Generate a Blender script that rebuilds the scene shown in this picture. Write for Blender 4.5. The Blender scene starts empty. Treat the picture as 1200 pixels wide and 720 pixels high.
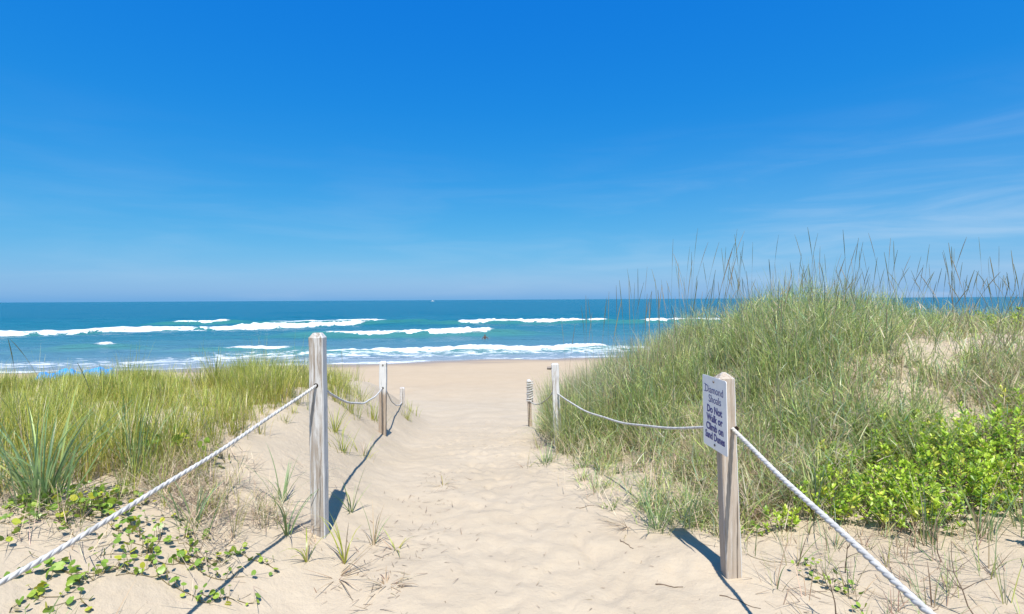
import bpy, bmesh, math, random
import numpy as np
from mathutils import Vector, Matrix

rng = np.random.default_rng(11)
random.seed(11)
R = math.radians
scene = bpy.context.scene
COL = scene.collection

# ------------------------------------------------------------------ camera
cam_d = bpy.data.cameras.new('camera')
cam = bpy.data.objects.new('camera', cam_d); COL.objects.link(cam)
cam.location = (0, 0, 1.6)
cam.rotation_euler = (R(90), R(0.32), 0)
cam_d.sensor_width = 36; cam_d.lens = 18.6
cam_d.shift_y = -0.0072
cam_d.clip_start = 0.02; cam_d.clip_end = 80000
scene.camera = cam

# ------------------------------------------------------------------ light
SUN = Vector((0.06, -0.47, 0.88)).normalized()
SUN_EL = math.asin(SUN.z); SUN_ROT = math.atan2(SUN.x, SUN.y)
sd = bpy.data.lights.new('sun', 'SUN'); sd.energy = 3.9; sd.angle = R(0.53); sd.color = (1.0, 0.965, 0.91)
so = bpy.data.objects.new('sun', sd); COL.objects.link(so)
so.rotation_euler = (-SUN).to_track_quat('-Z', 'Y').to_euler()
so.location = (0, 0, 30)

world = bpy.data.worlds.new('World'); scene.world = world; world.use_nodes = True
nt = world.node_tree; nt.nodes.clear()
def N(tree, typ, **kw):
    n = tree.nodes.new(typ)
    for k, v in kw.items(): setattr(n, k, v)
    return n
w_out = N(nt, 'ShaderNodeOutputWorld'); w_bg = N(nt, 'ShaderNodeBackground')
sky = N(nt, 'ShaderNodeTexSky'); sky.sky_type = 'NISHITA'; sky.sun_disc = False
sky.sun_elevation = SUN_EL; sky.sun_rotation = SUN_ROT
sky.altitude = 0; sky.air_density = 1.0; sky.dust_density = 0.6; sky.ozone_density = 1.0
# grade of the sky colour, one power curve per channel
sep = N(nt, 'ShaderNodeSeparateColor'); com = N(nt, 'ShaderNodeCombineColor'); nt.links.new(sky.outputs[0], sep.inputs[0])
for ch, gain, pw in ((0, 5.4, 2.17), (1, 5.0, 0.738), (2, 6.35, 0.183)):
    k1 = N(nt, 'ShaderNodeMath', operation='MULTIPLY'); k1.inputs[1].default_value = 0.1
    k2 = N(nt, 'ShaderNodeMath', operation='POWER'); k2.inputs[1].default_value = pw
    k3 = N(nt, 'ShaderNodeMath', operation='MULTIPLY'); k3.inputs[1].default_value = gain
    nt.links.new(sep.outputs[ch], k1.inputs[0]); nt.links.new(k1.outputs[0], k2.inputs[0]); nt.links.new(k2.outputs[0], k3.inputs[0]); nt.links.new(k3.outputs[0], com.inputs[ch])
# thin cirrus: streaky noise on the sky direction
tc = N(nt, 'ShaderNodeTexCoord')
mp = N(nt, 'ShaderNodeMapping'); mp.inputs['Rotation'].default_value = (0, R(-9), R(18)); mp.inputs['Scale'].default_value = (1.6, 1.0, 11.0)
nt.links.new(tc.outputs['Generated'], mp.inputs['Vector'])
cn = N(nt, 'ShaderNodeTexNoise'); cn.inputs['Scale'].default_value = 2.3; cn.inputs['Detail'].default_value = 7; cn.inputs['Roughness'].default_value = 0.55; cn.inputs['Distortion'].default_value = 0.5
nt.links.new(mp.outputs[0], cn.inputs['Vector'])
cr = N(nt, 'ShaderNodeMapRange'); cr.interpolation_type = 'SMOOTHSTEP'
cr.inputs['From Min'].default_value = 0.38; cr.inputs['From Max'].default_value = 0.78; cr.inputs['To Max'].default_value = 1.0; cr.inputs['To Min'].default_value = 0.25
nt.links.new(cn.outputs['Fac'], cr.inputs['Value'])
sp = N(nt, 'ShaderNodeSeparateXYZ'); nt.links.new(tc.outputs['Generated'], sp.inputs[0])
az = N(nt, 'ShaderNodeMapRange'); az.interpolation_type = 'SMOOTHSTEP'
az.inputs['From Min'].default_value = 0.0; az.inputs['From Max'].default_value = 0.65; az.inputs['To Min'].default_value = 0.28
nt.links.new(sp.outputs['X'], az.inputs['Value'])
el = N(nt, 'ShaderNodeMapRange'); el.interpolation_type = 'SMOOTHSTEP'
el.inputs['From Min'].default_value = 0.34; el.inputs['From Max'].default_value = 0.05
nt.links.new(sp.outputs['Z'], el.inputs['Value'])
m1 = N(nt, 'ShaderNodeMath', operation='MULTIPLY'); m2 = N(nt, 'ShaderNodeMath', operation='MULTIPLY'); m3 = N(nt, 'ShaderNodeMath', operation='MULTIPLY')
nt.links.new(cr.outputs[0], m1.inputs[0]); nt.links.new(az.outputs[0], m1.inputs[1])
nt.links.new(m1.outputs[0], m2.inputs[0]); nt.links.new(el.outputs[0], m2.inputs[1])
nt.links.new(m2.outputs[0], m3.inputs[0]); m3.inputs[1].default_value = 0.42
mx = N(nt, 'ShaderNodeMix', data_type='RGBA'); nt.links.new(m3.outputs[0], mx.inputs['Factor'])
nt.links.new(com.outputs[0], mx.inputs['A']); mx.inputs['B'].default_value = (5.0, 5.7, 6.6, 1)
nt.links.new(mx.outputs['Result'], w_bg.inputs['Color'])
w_bg.inputs['Strength'].default_value = 0.0785
nt.links.new(w_bg.outputs[0], w_out.inputs[0])

vs = scene.view_settings
vs.view_transform = 'Standard'; vs.look = 'None'; vs.exposure = 0.85; vs.gamma = 1.0; vs.use_curve_mapping = False
scene.cycles.max_bounces = 8; scene.cycles.transparent_max_bounces = 8

# ------------------------------------------------------------------ helpers
def tag(o, label=None, cat=None, group=None, kind=None):
    if label: o['label'] = label
    if cat: o['category'] = cat
    if group: o['group'] = group
    if kind: o['kind'] = kind
    return o
def link(o, parent=None):
    COL.objects.link(o)
    if parent is not None: o.parent = parent
    return o
def empty(name, loc=(0, 0, 0), rz=0):
    o = bpy.data.objects.new(name, None); o.empty_display_size = 0.1
    o.location = loc; o.rotation_euler = (0, 0, rz); return link(o)
def mesh_np(name, V, faces, mat=None, parent=None, colr=None, smooth=True, fattr=None):
    """V (n,3); faces: list of int arrays (m,k) of constant k."""
    me = bpy.data.meshes.new(name)
    V = np.asarray(V, np.float32)
    me.vertices.add(len(V)); me.vertices.foreach_set('co', V.ravel())
    tot = np.concatenate([np.full(len(f), f.shape[1], np.int32) for f in faces if len(f)])
    idx = np.concatenate([f.ravel() for f in faces if len(f)]).astype(np.int32)
    start = np.concatenate([[0], np.cumsum(tot)[:-1]]).astype(np.int32)
    me.loops.add(len(idx)); me.loops.foreach_set('vertex_index', idx)
    me.polygons.add(len(tot)); me.polygons.foreach_set('loop_start', start); me.polygons.foreach_set('loop_total', tot)
    if smooth: me.polygons.foreach_set('use_smooth', np.ones(len(tot), bool))
    me.update(calc_edges=True)
    if colr is not None:
        a = me.attributes.new('col', 'FLOAT_COLOR', 'POINT')
        c = np.ones((len(V), 4), np.float32); c[:, :3] = colr
        a.data.foreach_set('color', c.ravel())
    if fattr:
        for k, v in fattr.items():
            a = me.attributes.new(k, 'FLOAT', 'POINT'); a.data.foreach_set('value', np.asarray(v, np.float32).ravel())
    if mat: me.materials.append(mat)
    o = bpy.data.objects.new(name, me)
    return link(o, parent)
def grid_faces(nx, ny):
    i = np.arange(nx * ny).reshape(ny, nx)
    return np.stack([i[:-1, :-1], i[:-1, 1:], i[1:, 1:], i[1:, :-1]], -1).reshape(-1, 4)
def from_bm(name, bm, mat=None, parent=None, smooth=False):
    me = bpy.data.meshes.new(name); bm.to_mesh(me); bm.free()
    if smooth:
        for p in me.polygons: p.use_smooth = True
    if mat: me.materials.append(mat)
    return link(bpy.data.objects.new(name, me), parent)

# vectorised gradient-free value noise
_P = np.random.default_rng(5).random((256, 256)).astype(np.float64)
def vnoise(x, y, seed=0):
    x = np.asarray(x, float) + seed * 17.31; y = np.asarray(y, float) + seed * 9.73
    xi = np.floor(x).astype(int); yi = np.floor(y).astype(int)
    fx = x - xi; fy = y - yi
    fx = fx * fx * fx * (fx * (fx * 6 - 15) + 10); fy = fy * fy * fy * (fy * (fy * 6 - 15) + 10)
    a = _P[xi & 255, yi & 255]; b = _P[(xi + 1) & 255, yi & 255]; c = _P[xi & 255, (yi + 1) & 255]; d = _P[(xi + 1) & 255, (yi + 1) & 255]
    return (a + (b - a) * fx + (c - a) * fy + (a - b - c + d) * fx * fy) * 2 - 1
def fbm(x, y, o=3, seed=0, g=0.5):
    s = 0; a = 1.0
    for k in range(o):
        s = s + a * vnoise(x * 2 ** k, y * 2 ** k, seed + k * 3); a *= g
    return s
def sst(a, b, t):
    t = np.clip((t - a) / (b - a), 0, 1); return t * t * (3 - 2 * t)

# ------------------------------------------------------------------ terrain
PY = [-60, -5, 0, 3, 4.5, 6.5, 8.5, 11, 15, 22, 30, 40, 45, 60, 100, 300, 3000]
PZ = [0.3, 0.1, 0.06, 0.05, -0.02, -0.24, -0.58, -1.02, -1.70, -2.50, -2.95, -3.30, -3.50, -4.3, -6.0, -9, -30]
def shore_y(x):
    return 44.8 + 0.2 * np.clip(x, -60, 0) + 0.15 * np.clip(x, 0, 60)
def softinterp(y, X, Z):
    return (np.interp(y - 0.5, X, Z) + 2 * np.interp(y, X, Z) + np.interp(y + 0.5, X, Z)) / 4
def xl_(y): return softinterp(y, [-20, 0, 3.35, 6.9, 11, 15], [-1.7, -1.6, -1.15, -1.63, -1.9, -2.6])
def xr_(y): return softinterp(y, [-20, 0, 3.0, 6.5, 11, 15], [1.8, 1.6, 1.32, 0.60, 0.5, 0.3])
def height(x, y):
    x = np.asarray(x, float); y = np.asarray(y, float)
    yy = y + (45 - shore_y(x)) * sst(12, 30, y)
    b = softinterp(yy, PY, PZ)
    pl = softinterp(y, [-40, -5, 2, 5, 6.5, 8.5, 11, 14, 17, 22, 60, 3000], [0.9, 0.6, 0.52, 0.58, 0.48, 0.2, -0.15, -1.0, -2.0, -4, -20, -90])
    tl = sst(0, 1.45, xl_(y) + 0.35 - x)
    z = b + np.maximum(pl - b, 0) * tl
    pr = softinterp(y, [-40, -5, 1, 3, 4, 5.5, 7, 8.5, 11, 14, 18, 23, 60, 3000], [0.9, 0.7, 0.38, 0.40, 0.60, 0.98, 1.16, 1.0, 0.25, -0.9, -2.2, -4, -20, -90])
    tr = sst(0, 1, (x - xr_(y)) / softinterp(y, [3.8, 6.3], [3.3, 2.6]))
    z = z + np.maximum(pr - b, 0) * tr
    near = 1 - sst(14, 26, y)
    side = 0.35 + 0.65 * np.maximum(tl, tr)
    z = z + near * side * (0.075 * fbm(x * 0.55, y * 0.55, 2, 1) + 0.03 * fbm(x * 1.7, y * 1.7, 2, 4))
    z = z + (1 - near) * 0.06 * fbm(x * 0.12, y * 0.25, 3, 8) * (1 - sst(60, 90, y))
    return z

def graded(lo, a, b, hi, step, g=1.12, maxstep=1e9):
    mid = list(np.arange(a, b + 1e-6, step)); up = []; dn = []
    s = step; v = mid[-1]
    while v < hi: s = min(s * g, maxstep); v += s; up.append(min(v, hi))
    s = step; v = mid[0]
    while v > lo: s = min(s * g, maxstep); v -= s; dn.append(max(v, lo))
    return np.array(dn[::-1] + mid + up)

# ------------------------------------------------------------------ materials
def newmat(name):
    m = bpy.data.materials.new(name); m.use_nodes = True
    t = m.node_tree; b = t.nodes['Principled BSDF']
    return m, t, b
def ramp(t, fac, stops, interp='LINEAR'):
    r = N(t, 'ShaderNodeValToRGB'); r.color_ramp.interpolation = interp
    e = r.color_ramp.elements
    while len(e) < len(stops): e.new(0.5)
    for k, (p, c) in enumerate(stops):
        e[k].position = p; e[k].color = (*c, 1) if len(c) == 3 else c
    t.links.new(fac, r.inputs[0]); return r.outputs[0]
def noise(t, vec, scale, detail=3, rough=0.5, dist=0):
    n = N(t, 'ShaderNodeTexNoise'); n.inputs['Scale'].default_value = scale; n.inputs['Detail'].default_value = detail
    n.inputs['Roughness'].default_value = rough; n.inputs['Distortion'].default_value = dist
    if vec is not None: t.links.new(vec, n.inputs['Vector'])
    return n.outputs['Fac']
def mapping(t, vec, scale=(1, 1, 1), rot=(0, 0, 0), loc=(0, 0, 0)):
    m = N(t, 'ShaderNodeMapping'); m.inputs['Scale'].default_value = scale; m.inputs['Rotation'].default_value = rot; m.inputs['Location'].default_value = loc
    t.links.new(vec, m.inputs['Vector']); return m.outputs[0]
def mixc(t, fac, a, b, mode='MIX'):
    m = N(t, 'ShaderNodeMix', data_type='RGBA', blend_type=mode)
    for s, v in (('Factor', fac), ('A', a), ('B', b)):
        if isinstance(v, (int, float)): m.inputs[s].default_value = v
        elif isinstance(v, tuple): m.inputs[s].default_value = (*v, 1)
        else: t.links.new(v, m.inputs[s])
    return m.outputs['Result']
def mrange(t, v, a, b, c=0.0, d=1.0, smooth=True):
    m = N(t, 'ShaderNodeMapRange')
    if smooth: m.interpolation_type = 'SMOOTHSTEP'
    for k, q in (('From Min', a), ('From Max', b), ('To Min', c), ('To Max', d)): m.inputs[k].default_value = q
    t.links.new(v, m.inputs['Value']); return m.outputs[0]
def math_(t, op, a, b=None):
    m = N(t, 'ShaderNodeMath', operation=op)
    for i, v in enumerate((a, b)):
        if v is None: continue
        if isinstance(v, (int, float)): m.inputs[i].default_value = v
        else: t.links.new(v, m.inputs[i])
    return m.outputs[0]
def bump(t, h, strength, dist, b, nrm=None):
    n = N(t, 'ShaderNodeBump'); n.inputs['Strength'].default_value = strength; n.inputs['Distance'].default_value = dist
    t.links.new(h, n.inputs['Height'])
    if nrm is not None: t.links.new(nrm, n.inputs['Normal'])
    if b is not None: t.links.new(n.outputs[0], b.inputs['Normal'])
    return n.outputs[0]
def objco(t): return N(t, 'ShaderNodeTexCoord').outputs['Object']

# sand
M_sand, t, b = newmat('sand')
oc = objco(t)
sx = N(t, 'ShaderNodeSeparateXYZ'); t.links.new(oc, sx.inputs[0])
n1 = noise(t, oc, 1.1, 5, 0.6); n2 = noise(t, oc, 9, 4, 0.6); n3 = noise(t, oc, 420, 2, 0.7)
c = ramp(t, n1, [(0.3, (0.425, 0.346, 0.244)), (0.7, (0.484, 0.400, 0.290))])
c = mixc(t, mrange(t, n2, 0.35, 0.75, 0, 0.35), c, (0.400, 0.317, 0.222))
c = mixc(t, mrange(t, noise(t, oc, 70, 3, 0.75), 0.64, 0.74, 0, 0.40), c, (0.20, 0.145, 0.10))
c = mixc(t, mrange(t, n3, 0.56, 0.74, 0, 0.35), c, (0.264, 0.195, 0.132))
n4 = noise(t, mapping(t, oc, (0.09, 0.5, 1)), 1.0, 4, 0.6)
c = mixc(t, mrange(t, sx.outputs['Z'], -2.2, -3.1, 0, 0.55), c, (0.429, 0.317, 0.200))           # damp ochre berm
zz = math_(t, 'ADD', sx.outputs['Z'], math_(t, 'MULTIPLY', n4, 0.25))
c = mixc(t, mrange(t, zz, -3.17, -3.34, 0, 0.8), c, (0.254, 0.190, 0.142))                        # wet sand
t.links.new(c, b.inputs['Base Color'])
t.links.new(mrange(t, zz, -3.2, -3.36, 0.92, 0.25), b.inputs['Roughness'])
b.inputs['Specular IOR Level'].default_value = 0.25
nb = bump(t, noise(t, oc, 260, 3, 0.6), 0.35, 0.004, None)
nb = bump(t, noise(t, oc, 38, 4, 0.65), 0.40, 0.012, None, nb)
nb = bump(t, noise(t, oc, 14, 4, 0.55), 0.35, 0.03, b, nb)

# plant materials (colour comes from the blades' own attribute)
def leafmat(name, transl=0.35, rough=0.5, spec=0.35, attr=True, colour=None, jitter=0.0):
    m, t, b = newmat(name)
    out = t.nodes['Material Output']
    if attr:
        a = N(t, 'ShaderNodeAttribute'); a.attribute_name = 'col'; c = a.outputs['Color']
    else:
        oi = N(t, 'ShaderNodeObjectInfo'); c = ramp(t, oi.outputs['Random'], colour)
        nn = noise(t, objco(t), 60, 2); c = mixc(t, mrange(t, nn, 0.3, 0.8, 0, 0.35), c, (0.06, 0.12, 0.02))
    t.links.new(c, b.inputs['Base Color'])
    b.inputs['Roughness'].default_value = rough; b.inputs['Specular IOR Level'].default_value = spec
    tr = N(t, 'ShaderNodeBsdfTranslucent'); t.links.new(c, tr.inputs['Color'])
    mx = N(t, 'ShaderNodeMixShader'); mx.inputs[0].default_value = transl
    t.links.new(b.outputs[0], mx.inputs[1]); t.links.new(tr.outputs[0], mx.inputs[2]); t.links.new(mx.outputs[0], out.inputs['Surface'])
    return m
M_grass = leafmat('grass', 0.5, 0.36, 0.5)
M_dry = leafmat('dry_stem', 0.12, 0.7, 0.2)
M_leaf = leafmat('shrub_leaf', 0.42, 0.4, 0.45)
M_vine = leafmat('vine_leaf', 0.3, 0.38, 0.45, False, [(0.0, (0.15, 0.27, 0.04)), (0.45, (0.27, 0.42, 0.055)), (0.8, (0.38, 0.50, 0.06)), (1.0, (0.58, 0.54, 0.05))])

def woodmat(name, dark, mid, light, white, white_amt, side_white=0.0, low_brown=None):
    m, t, b = newmat(name)
    oc = objco(t)
    s = mapping(t, oc, (22, 22, 1.3)); g = noise(t, s, 2.2, 6, 0.65, 0.6)
    f = noise(t, mapping(t, oc, (90, 90, 2.2)), 2.0, 3, 0.6)
    c = ramp(t, g, [(0.25, dark), (0.48, mid), (0.75, light)])
    c = mixc(t, mrange(t, f, 0.35, 0.75, 0.0, 0.45), c, light)
    pn = noise(t, mapping(t, oc, (24, 24, 1.5), loc=(3, 1, 7)), 1.5, 7, 0.72, 0.4)
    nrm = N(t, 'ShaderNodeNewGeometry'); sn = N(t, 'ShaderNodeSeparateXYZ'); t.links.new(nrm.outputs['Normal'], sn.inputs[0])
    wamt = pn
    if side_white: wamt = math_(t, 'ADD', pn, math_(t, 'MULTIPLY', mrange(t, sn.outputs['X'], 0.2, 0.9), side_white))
    if low_brown is not None:
        so_ = N(t, 'ShaderNodeSeparateXYZ'); t.links.new(oc, so_.inputs[0])
        wamt = math_(t, 'ADD', wamt, mrange(t, so_.outputs['Z'], low_brown - 0.22, low_brown + 0.22, -0.35, 0.3))
    c = mixc(t, mrange(t, wamt, 0.56 - white_amt, 0.74 - white_amt, 0, 0.92), c, white)
    cr_ = noise(t, mapping(t, oc, (38, 38, 0.9), loc=(1, 5, 2)), 1.6, 2, 0.5, 0.3)
    crack = mrange(t, cr_, 0.30, 0.345, 1, 0)
    c = mixc(t, math_(t, 'MULTIPLY', crack, 0.75), c, (0.05, 0.035, 0.025))
    t.links.new(c, b.inputs['Base Color']); b.inputs['Roughness'].default_value = 0.85; b.inputs['Specular IOR Level'].default_value = 0.2
    hh = math_(t, 'SUBTRACT', math_(t, 'ADD', g, math_(t, 'MULTIPLY', f, 0.5)), crack)
    bump(t, hh, 0.6, 0.006, b)
    return m
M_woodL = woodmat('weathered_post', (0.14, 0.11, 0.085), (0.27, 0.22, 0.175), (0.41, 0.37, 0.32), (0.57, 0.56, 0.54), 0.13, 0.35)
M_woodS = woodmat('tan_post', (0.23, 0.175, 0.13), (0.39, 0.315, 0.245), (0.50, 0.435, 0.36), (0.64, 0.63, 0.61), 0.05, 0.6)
M_woodW = woodmat('whitewashed_post', (0.22, 0.17, 0.13), (0.34, 0.28, 0.22), (0.46, 0.41, 0.36), (0.64, 0.63, 0.62), 0.17)
M_woodP = woodmat('half_white_post', (0.20, 0.145, 0.10), (0.33, 0.25, 0.185), (0.44, 0.38, 0.31), (0.64, 0.63, 0.61), 0.05, 0, 0.50)

def simple(name, colour, rough=0.6, spec=0.4, metal=0.0, vary=0.0, scale=30, bmp=0.0):
    m, t, b = newmat(name)
    oc = objco(t); n = noise(t, oc, scale, 4, 0.6)
    dk = tuple(v * (1 - vary) for v in colour)
    c = mixc(t, mrange(t, n, 0.3, 0.75), colour, dk); t.links.new(c, b.inputs['Base Color'])
    b.inputs['Roughness'].default_value = rough; b.inputs['Specular IOR Level'].default_value = spec; b.inputs['Metallic'].default_value = metal
    if bmp: bump(t, n, bmp, 0.01, b)
    return m
M_rope = simple('white_rope', (0.58, 0.56, 0.525), 0.8, 0.2, 0, 0.36, 26, 0.25)
M_ropeold = simple('aged_rope', (0.56, 0.53, 0.48), 0.85, 0.2, 0, 0.3, 60, 0.15)
M_sign = simple('sign_white', (0.84, 0.83, 0.81), 0.35, 0.5, 0, 0.06, 9)
M_ink = simple('navy_ink', (0.065, 0.06, 0.24), 0.5, 0.3, 0, 0.1)
M_metal = simple('rusty_metal', (0.24, 0.20, 0.175), 0.6, 0.5, 0.6, 0.4, 80)
M_hole = simple('dark_hole', (0.03, 0.022, 0.016), 0.9, 0.1, 0, 0.3)
M_twig = simple('dead_wood', (0.20, 0.145, 0.105), 0.85, 0.2, 0, 0.5, 40, 0.2)
M_boat = simple('boat_paint', (0.8, 0.8, 0.8), 0.4, 0.5, 0, 0.1, 1)
M_glassd = simple('dark_window', (0.03, 0.05, 0.07), 0.1, 0.6, 0, 0.1, 1)
M_cloth = simple('blue_cloth', (0.02, 0.30, 0.74), 0.7, 0.2, 0, 0.25, 2.5, 0.1)
M_skin = simple('skin_and_swimwear', (0.18, 0.10, 0.07), 0.6, 0.3, 0, 0.5, 6)

# sea
M_sea, t, b = newmat('sea_water')
oc = objco(t)
sx = N(t, 'ShaderNodeSeparateXYZ'); t.links.new(oc, sx.inputs[0])
fo = N(t, 'ShaderNodeAttribute'); fo.attribute_name = 'foam'
dp = N(t, 'ShaderNodeAttribute'); dp.attribute_name = 'depth'       # metres off the shoreline
cr2 = N(t, 'ShaderNodeAttribute'); cr2.attribute_name = 'crest'
big = noise(t, mapping(t, oc, (0.006, 0.035, 1)), 1.0, 4, 0.6)
dd = math_(t, 'ADD', dp.outputs['Fac'], math_(t, 'MULTIPLY', math_(t, 'SUBTRACT', big, 0.5), 34.0))
lg = mrange(t, dd, -5, 160, 0, 1, False)
c = ramp(t, lg, [(0.0, (0.315, 0.329, 0.363)), (0.05, (0.179, 0.239, 0.286)), (0.11, (0.079, 0.180, 0.237)), (0.24, (0.036, 0.148, 0.198)), (0.5, (0.013, 0.125, 0.182)), (1.0, (0.005, 0.101, 0.165))])
c = mixc(t, math_(t, 'MULTIPLY', cr2.outputs['Fac'], 0.55), c, (0.046, 0.205, 0.174))
fn = noise(t, mapping(t, oc, (0.35, 0.9, 1)), 1.0, 7, 0.68, 1.2)
fn2 = noise(t, mapping(t, oc, (1.6, 3.2, 1)), 1.0, 4, 0.6, 0.6)
fsum = math_(t, 'ADD', math_(t, 'MULTIPLY', fn, 0.75), math_(t, 'MULTIPLY', fn2, 0.25))
thr = math_(t, 'SUBTRACT', 0.86, math_(t, 'MULTIPLY', fo.outputs['Fac'], 0.52))
fm = mrange(t, math_(t, 'SUBTRACT', fsum, thr), 0.0, 0.12, 0, 0.9)
c = mixc(t, fm, c, (0.676, 0.708, 0.727))
t.links.new(c, b.inputs['Base Color'])
t.links.new(mrange(t, fm, 0, 1, 0.24, 0.8, False), b.inputs['Roughness'])
b.inputs['IOR'].default_value = 1.33; b.inputs['Specular IOR Level'].default_value = 0.05
w1 = noise(t, mapping(t, oc, (0.45, 1.1, 1)), 1.0, 6, 0.62, 0.4)
w2 = noise(t, mapping(t, oc, (0.05, 0.16, 1)), 1.0, 5, 0.6, 0.3)
nb = bump(t, w1, 0.9, 0.35, None)
nb = bump(t, w2, 0.9, 1.6, b, nb)
# foam of breaking waves: solid in the middle, lacy towards its edges
M_foam, t, b = newmat('sea_foam')
oc = objco(t); n = noise(t, mapping(t, oc, (0.9, 1.5, 1.5)), 1.2, 6, 0.65)
c = ramp(t, n, [(0.25, (0.50, 0.57, 0.59)), (0.45, (0.64, 0.67, 0.685)), (0.65, (0.74, 0.745, 0.75))])
t.links.new(c, b.inputs['Base Color']); b.inputs['Roughness'].default_value = 0.8; b.inputs['Specular IOR Level'].default_value = 0.2
bump(t, n, 1.0, 0.35, b)
ea = N(t, 'ShaderNodeAttribute'); ea.attribute_name = 'solid'
ln = noise(t, mapping(t, oc, (1.1, 1.6, 2.5), loc=(4, 2, 1)), 1.0, 6, 0.7, 0.8)
al = mrange(t, math_(t, 'ADD', ea.outputs['Fac'], ln), 0.56, 0.92)
tp = N(t, 'ShaderNodeBsdfTransparent'); mx_ = N(t, 'ShaderNodeMixShader')
t.links.new(al, mx_.inputs[0]); t.links.new(tp.outputs[0], mx_.inputs[1]); t.links.new(b.outputs[0], mx_.inputs[2]); t.links.new(mx_.outputs[0], t.nodes['Material Output'].inputs['Surface'])

# ------------------------------------------------------------------ ground
gx = graded(-900, -3.2, 3.6, 900, 0.026, 1.085)
gy = graded(-60, 1.6, 8.0, 1500, 0.026, 1.045)
GX, GY = np.meshgrid(gx, gy)
GZ = height(GX, GY)
def dimple(cx, cy, rx, ry, a, dep, rim):
    m = max(rx, ry) * 2.6
    i0, i1 = np.searchsorted(gx, [cx - m, cx + m]); j0, j1 = np.searchsorted(gy, [cy - m, cy + m])
    X = GX[j0:j1, i0:i1] - cx; Y = GY[j0:j1, i0:i1] - cy
    u = (X * math.cos(a) + Y * math.sin(a)) / rx; v = (-X * math.sin(a) + Y * math.cos(a)) / ry
    r = u * u + v * v
    GZ[j0:j1, i0:i1] += -dep * np.exp(-r) + rim * np.exp(-(np.sqrt(r) - 1.35) ** 2 / 0.16)
for k in range(620):                                   # trodden footprints down the path
    yy = 1.2 + 12.5 * rng.random() ** 1.25
    a_, b_ = float(xl_(yy)) + 0.45, float(xr_(yy)) - 0.2
    xx = a_ + (b_ - a_) * rng.beta(1.7, 1.5)
    s = rng.uniform(0.7, 1.25)
    dimple(xx, yy, 0.055 * s, 0.12 * s, rng.normal(0.05, 0.4), rng.uniform(0.004, 0.017), rng.uniform(0.001, 0.005))
tl_ = sst(0, 1.0, xl_(GY) + 0.2 - GX); tr_ = sst(0, 1.0, GX - xr_(GY) + 0.1)
pathm = (1 - np.maximum(tl_, tr_)) * (1 - sst(10, 18, GY))
GZ += pathm * (0.010 * fbm(GX * 3.3, GY * 3.3, 3, 21) + 0.0045 * fbm(GX * 11, GY * 9, 2, 31))
# soft wind ripples on the left shoulder
GZ += 0.0035 * np.sin((GX * 0.7 - GY * 0.75) * 62 + 5 * fbm(GX * 1.6, GY * 1.6, 2, 41)) * sst(0.05, 0.5, xl_(GY) + 0.4 - GX) * (1 - sst(4.5, 6.5, GY)) * sst(0.0, 0.6, fbm(GX * 0.9, GY * 0.9, 2, 44))
GZ += 0.05 * fbm(GX * 0.9, GY * 1.1, 3, 51) * sst(9, 14, GY) * (1 - sst(26, 34, GY))   # far trodden beach
ground = mesh_np('beach_sand', np.stack([GX, GY, GZ], -1).reshape(-1, 3), [grid_faces(len(gx), len(gy))], M_sand)
tag(ground, 'pale sand path and dunes sloping down to the beach', kind='structure')
def ground_z(x, y):
    x = np.atleast_1d(np.asarray(x, float)); y = np.atleast_1d(np.asarray(y, float))
    i = np.clip(np.searchsorted(gx, x) - 1, 0, len(gx) - 2); j = np.clip(np.searchsorted(gy, y) - 1, 0, len(gy) - 2)
    fx = (x - gx[i]) / (gx[i + 1] - gx[i]); fy = (y - gy[j]) / (gy[j + 1] - gy[j])
    return GZ[j, i] * (1 - fx) * (1 - fy) + GZ[j, i + 1] * fx * (1 - fy) + GZ[j + 1, i] * (1 - fx) * fy + GZ[j + 1, i + 1] * fx * fy
def gz(x, y): return float(ground_z(x, y)[0])

# ------------------------------------------------------------------ sea
SEA = -3.5
# breaking waves: crest line points (x, y), ridge height, foam height, foam front width, back width, label
WAVES = [
 ([(-96, 66), (-72.3, 80), (-65, 90), (-51, 94), (-39, 101), (-31, 113)], 0.75, 0.42, 3.2, 1.0, 'long white breaker running diagonally across the left of the sea', 'long'),
 ([(-74, 115), (-62.8, 118)], 0.9, 0.55, 1.6, 1.0, 'short bright breaker behind the long left wave', 's'),
 ([(-53, 116), (-38, 120), (-29, 121)], 0.8, 0.16, 1.6, 0.8, 'thin broken crest behind the right end of the long left wave', 's'),
 ([(-28.8, 53), (-22.6, 54.2)], 0.5, 0.85, 1.5, 1.0, 'compact white breaker just left of the tall weathered post', 's'),
 ([(-26.5, 75.5), (-17.5, 74.5), (-2.8, 76.2)], 0.7, 0.5, 1.5, 0.8, 'white breaker ending abruptly above the middle of the path', 's'),
 ([(-11.7, 112), (7, 110.5), (21, 115)], 0.75, 0.42, 1.6, 0.9, 'far straight breaker on the centre right of the sea', 's'),
 ([(-17.5, 50.8), (-8.3, 51.9), (0, 53), (10, 54.2)], 0.3, 0.32, 2.0, 1.5, 'foaming shore break nearest the beach at path end', 's'),
 ([(-44.6, 56.6), (-42.8, 57.4)], 0.6, 0.55, 0.9, 0.7, 'tiny white breaker on the dark swell at far left', 's'),
 ([(27, 111), (54, 116)], 0.8, 0.35, 1.8, 1.0, 'far breaker seen through the dune grass stalks', 's'),
 ([(86, 127), (99, 130.5)], 0.9, 0.6, 2.2, 1.2, 'distant breaker at the right beyond the sandy dune top', 's'),
]
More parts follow.
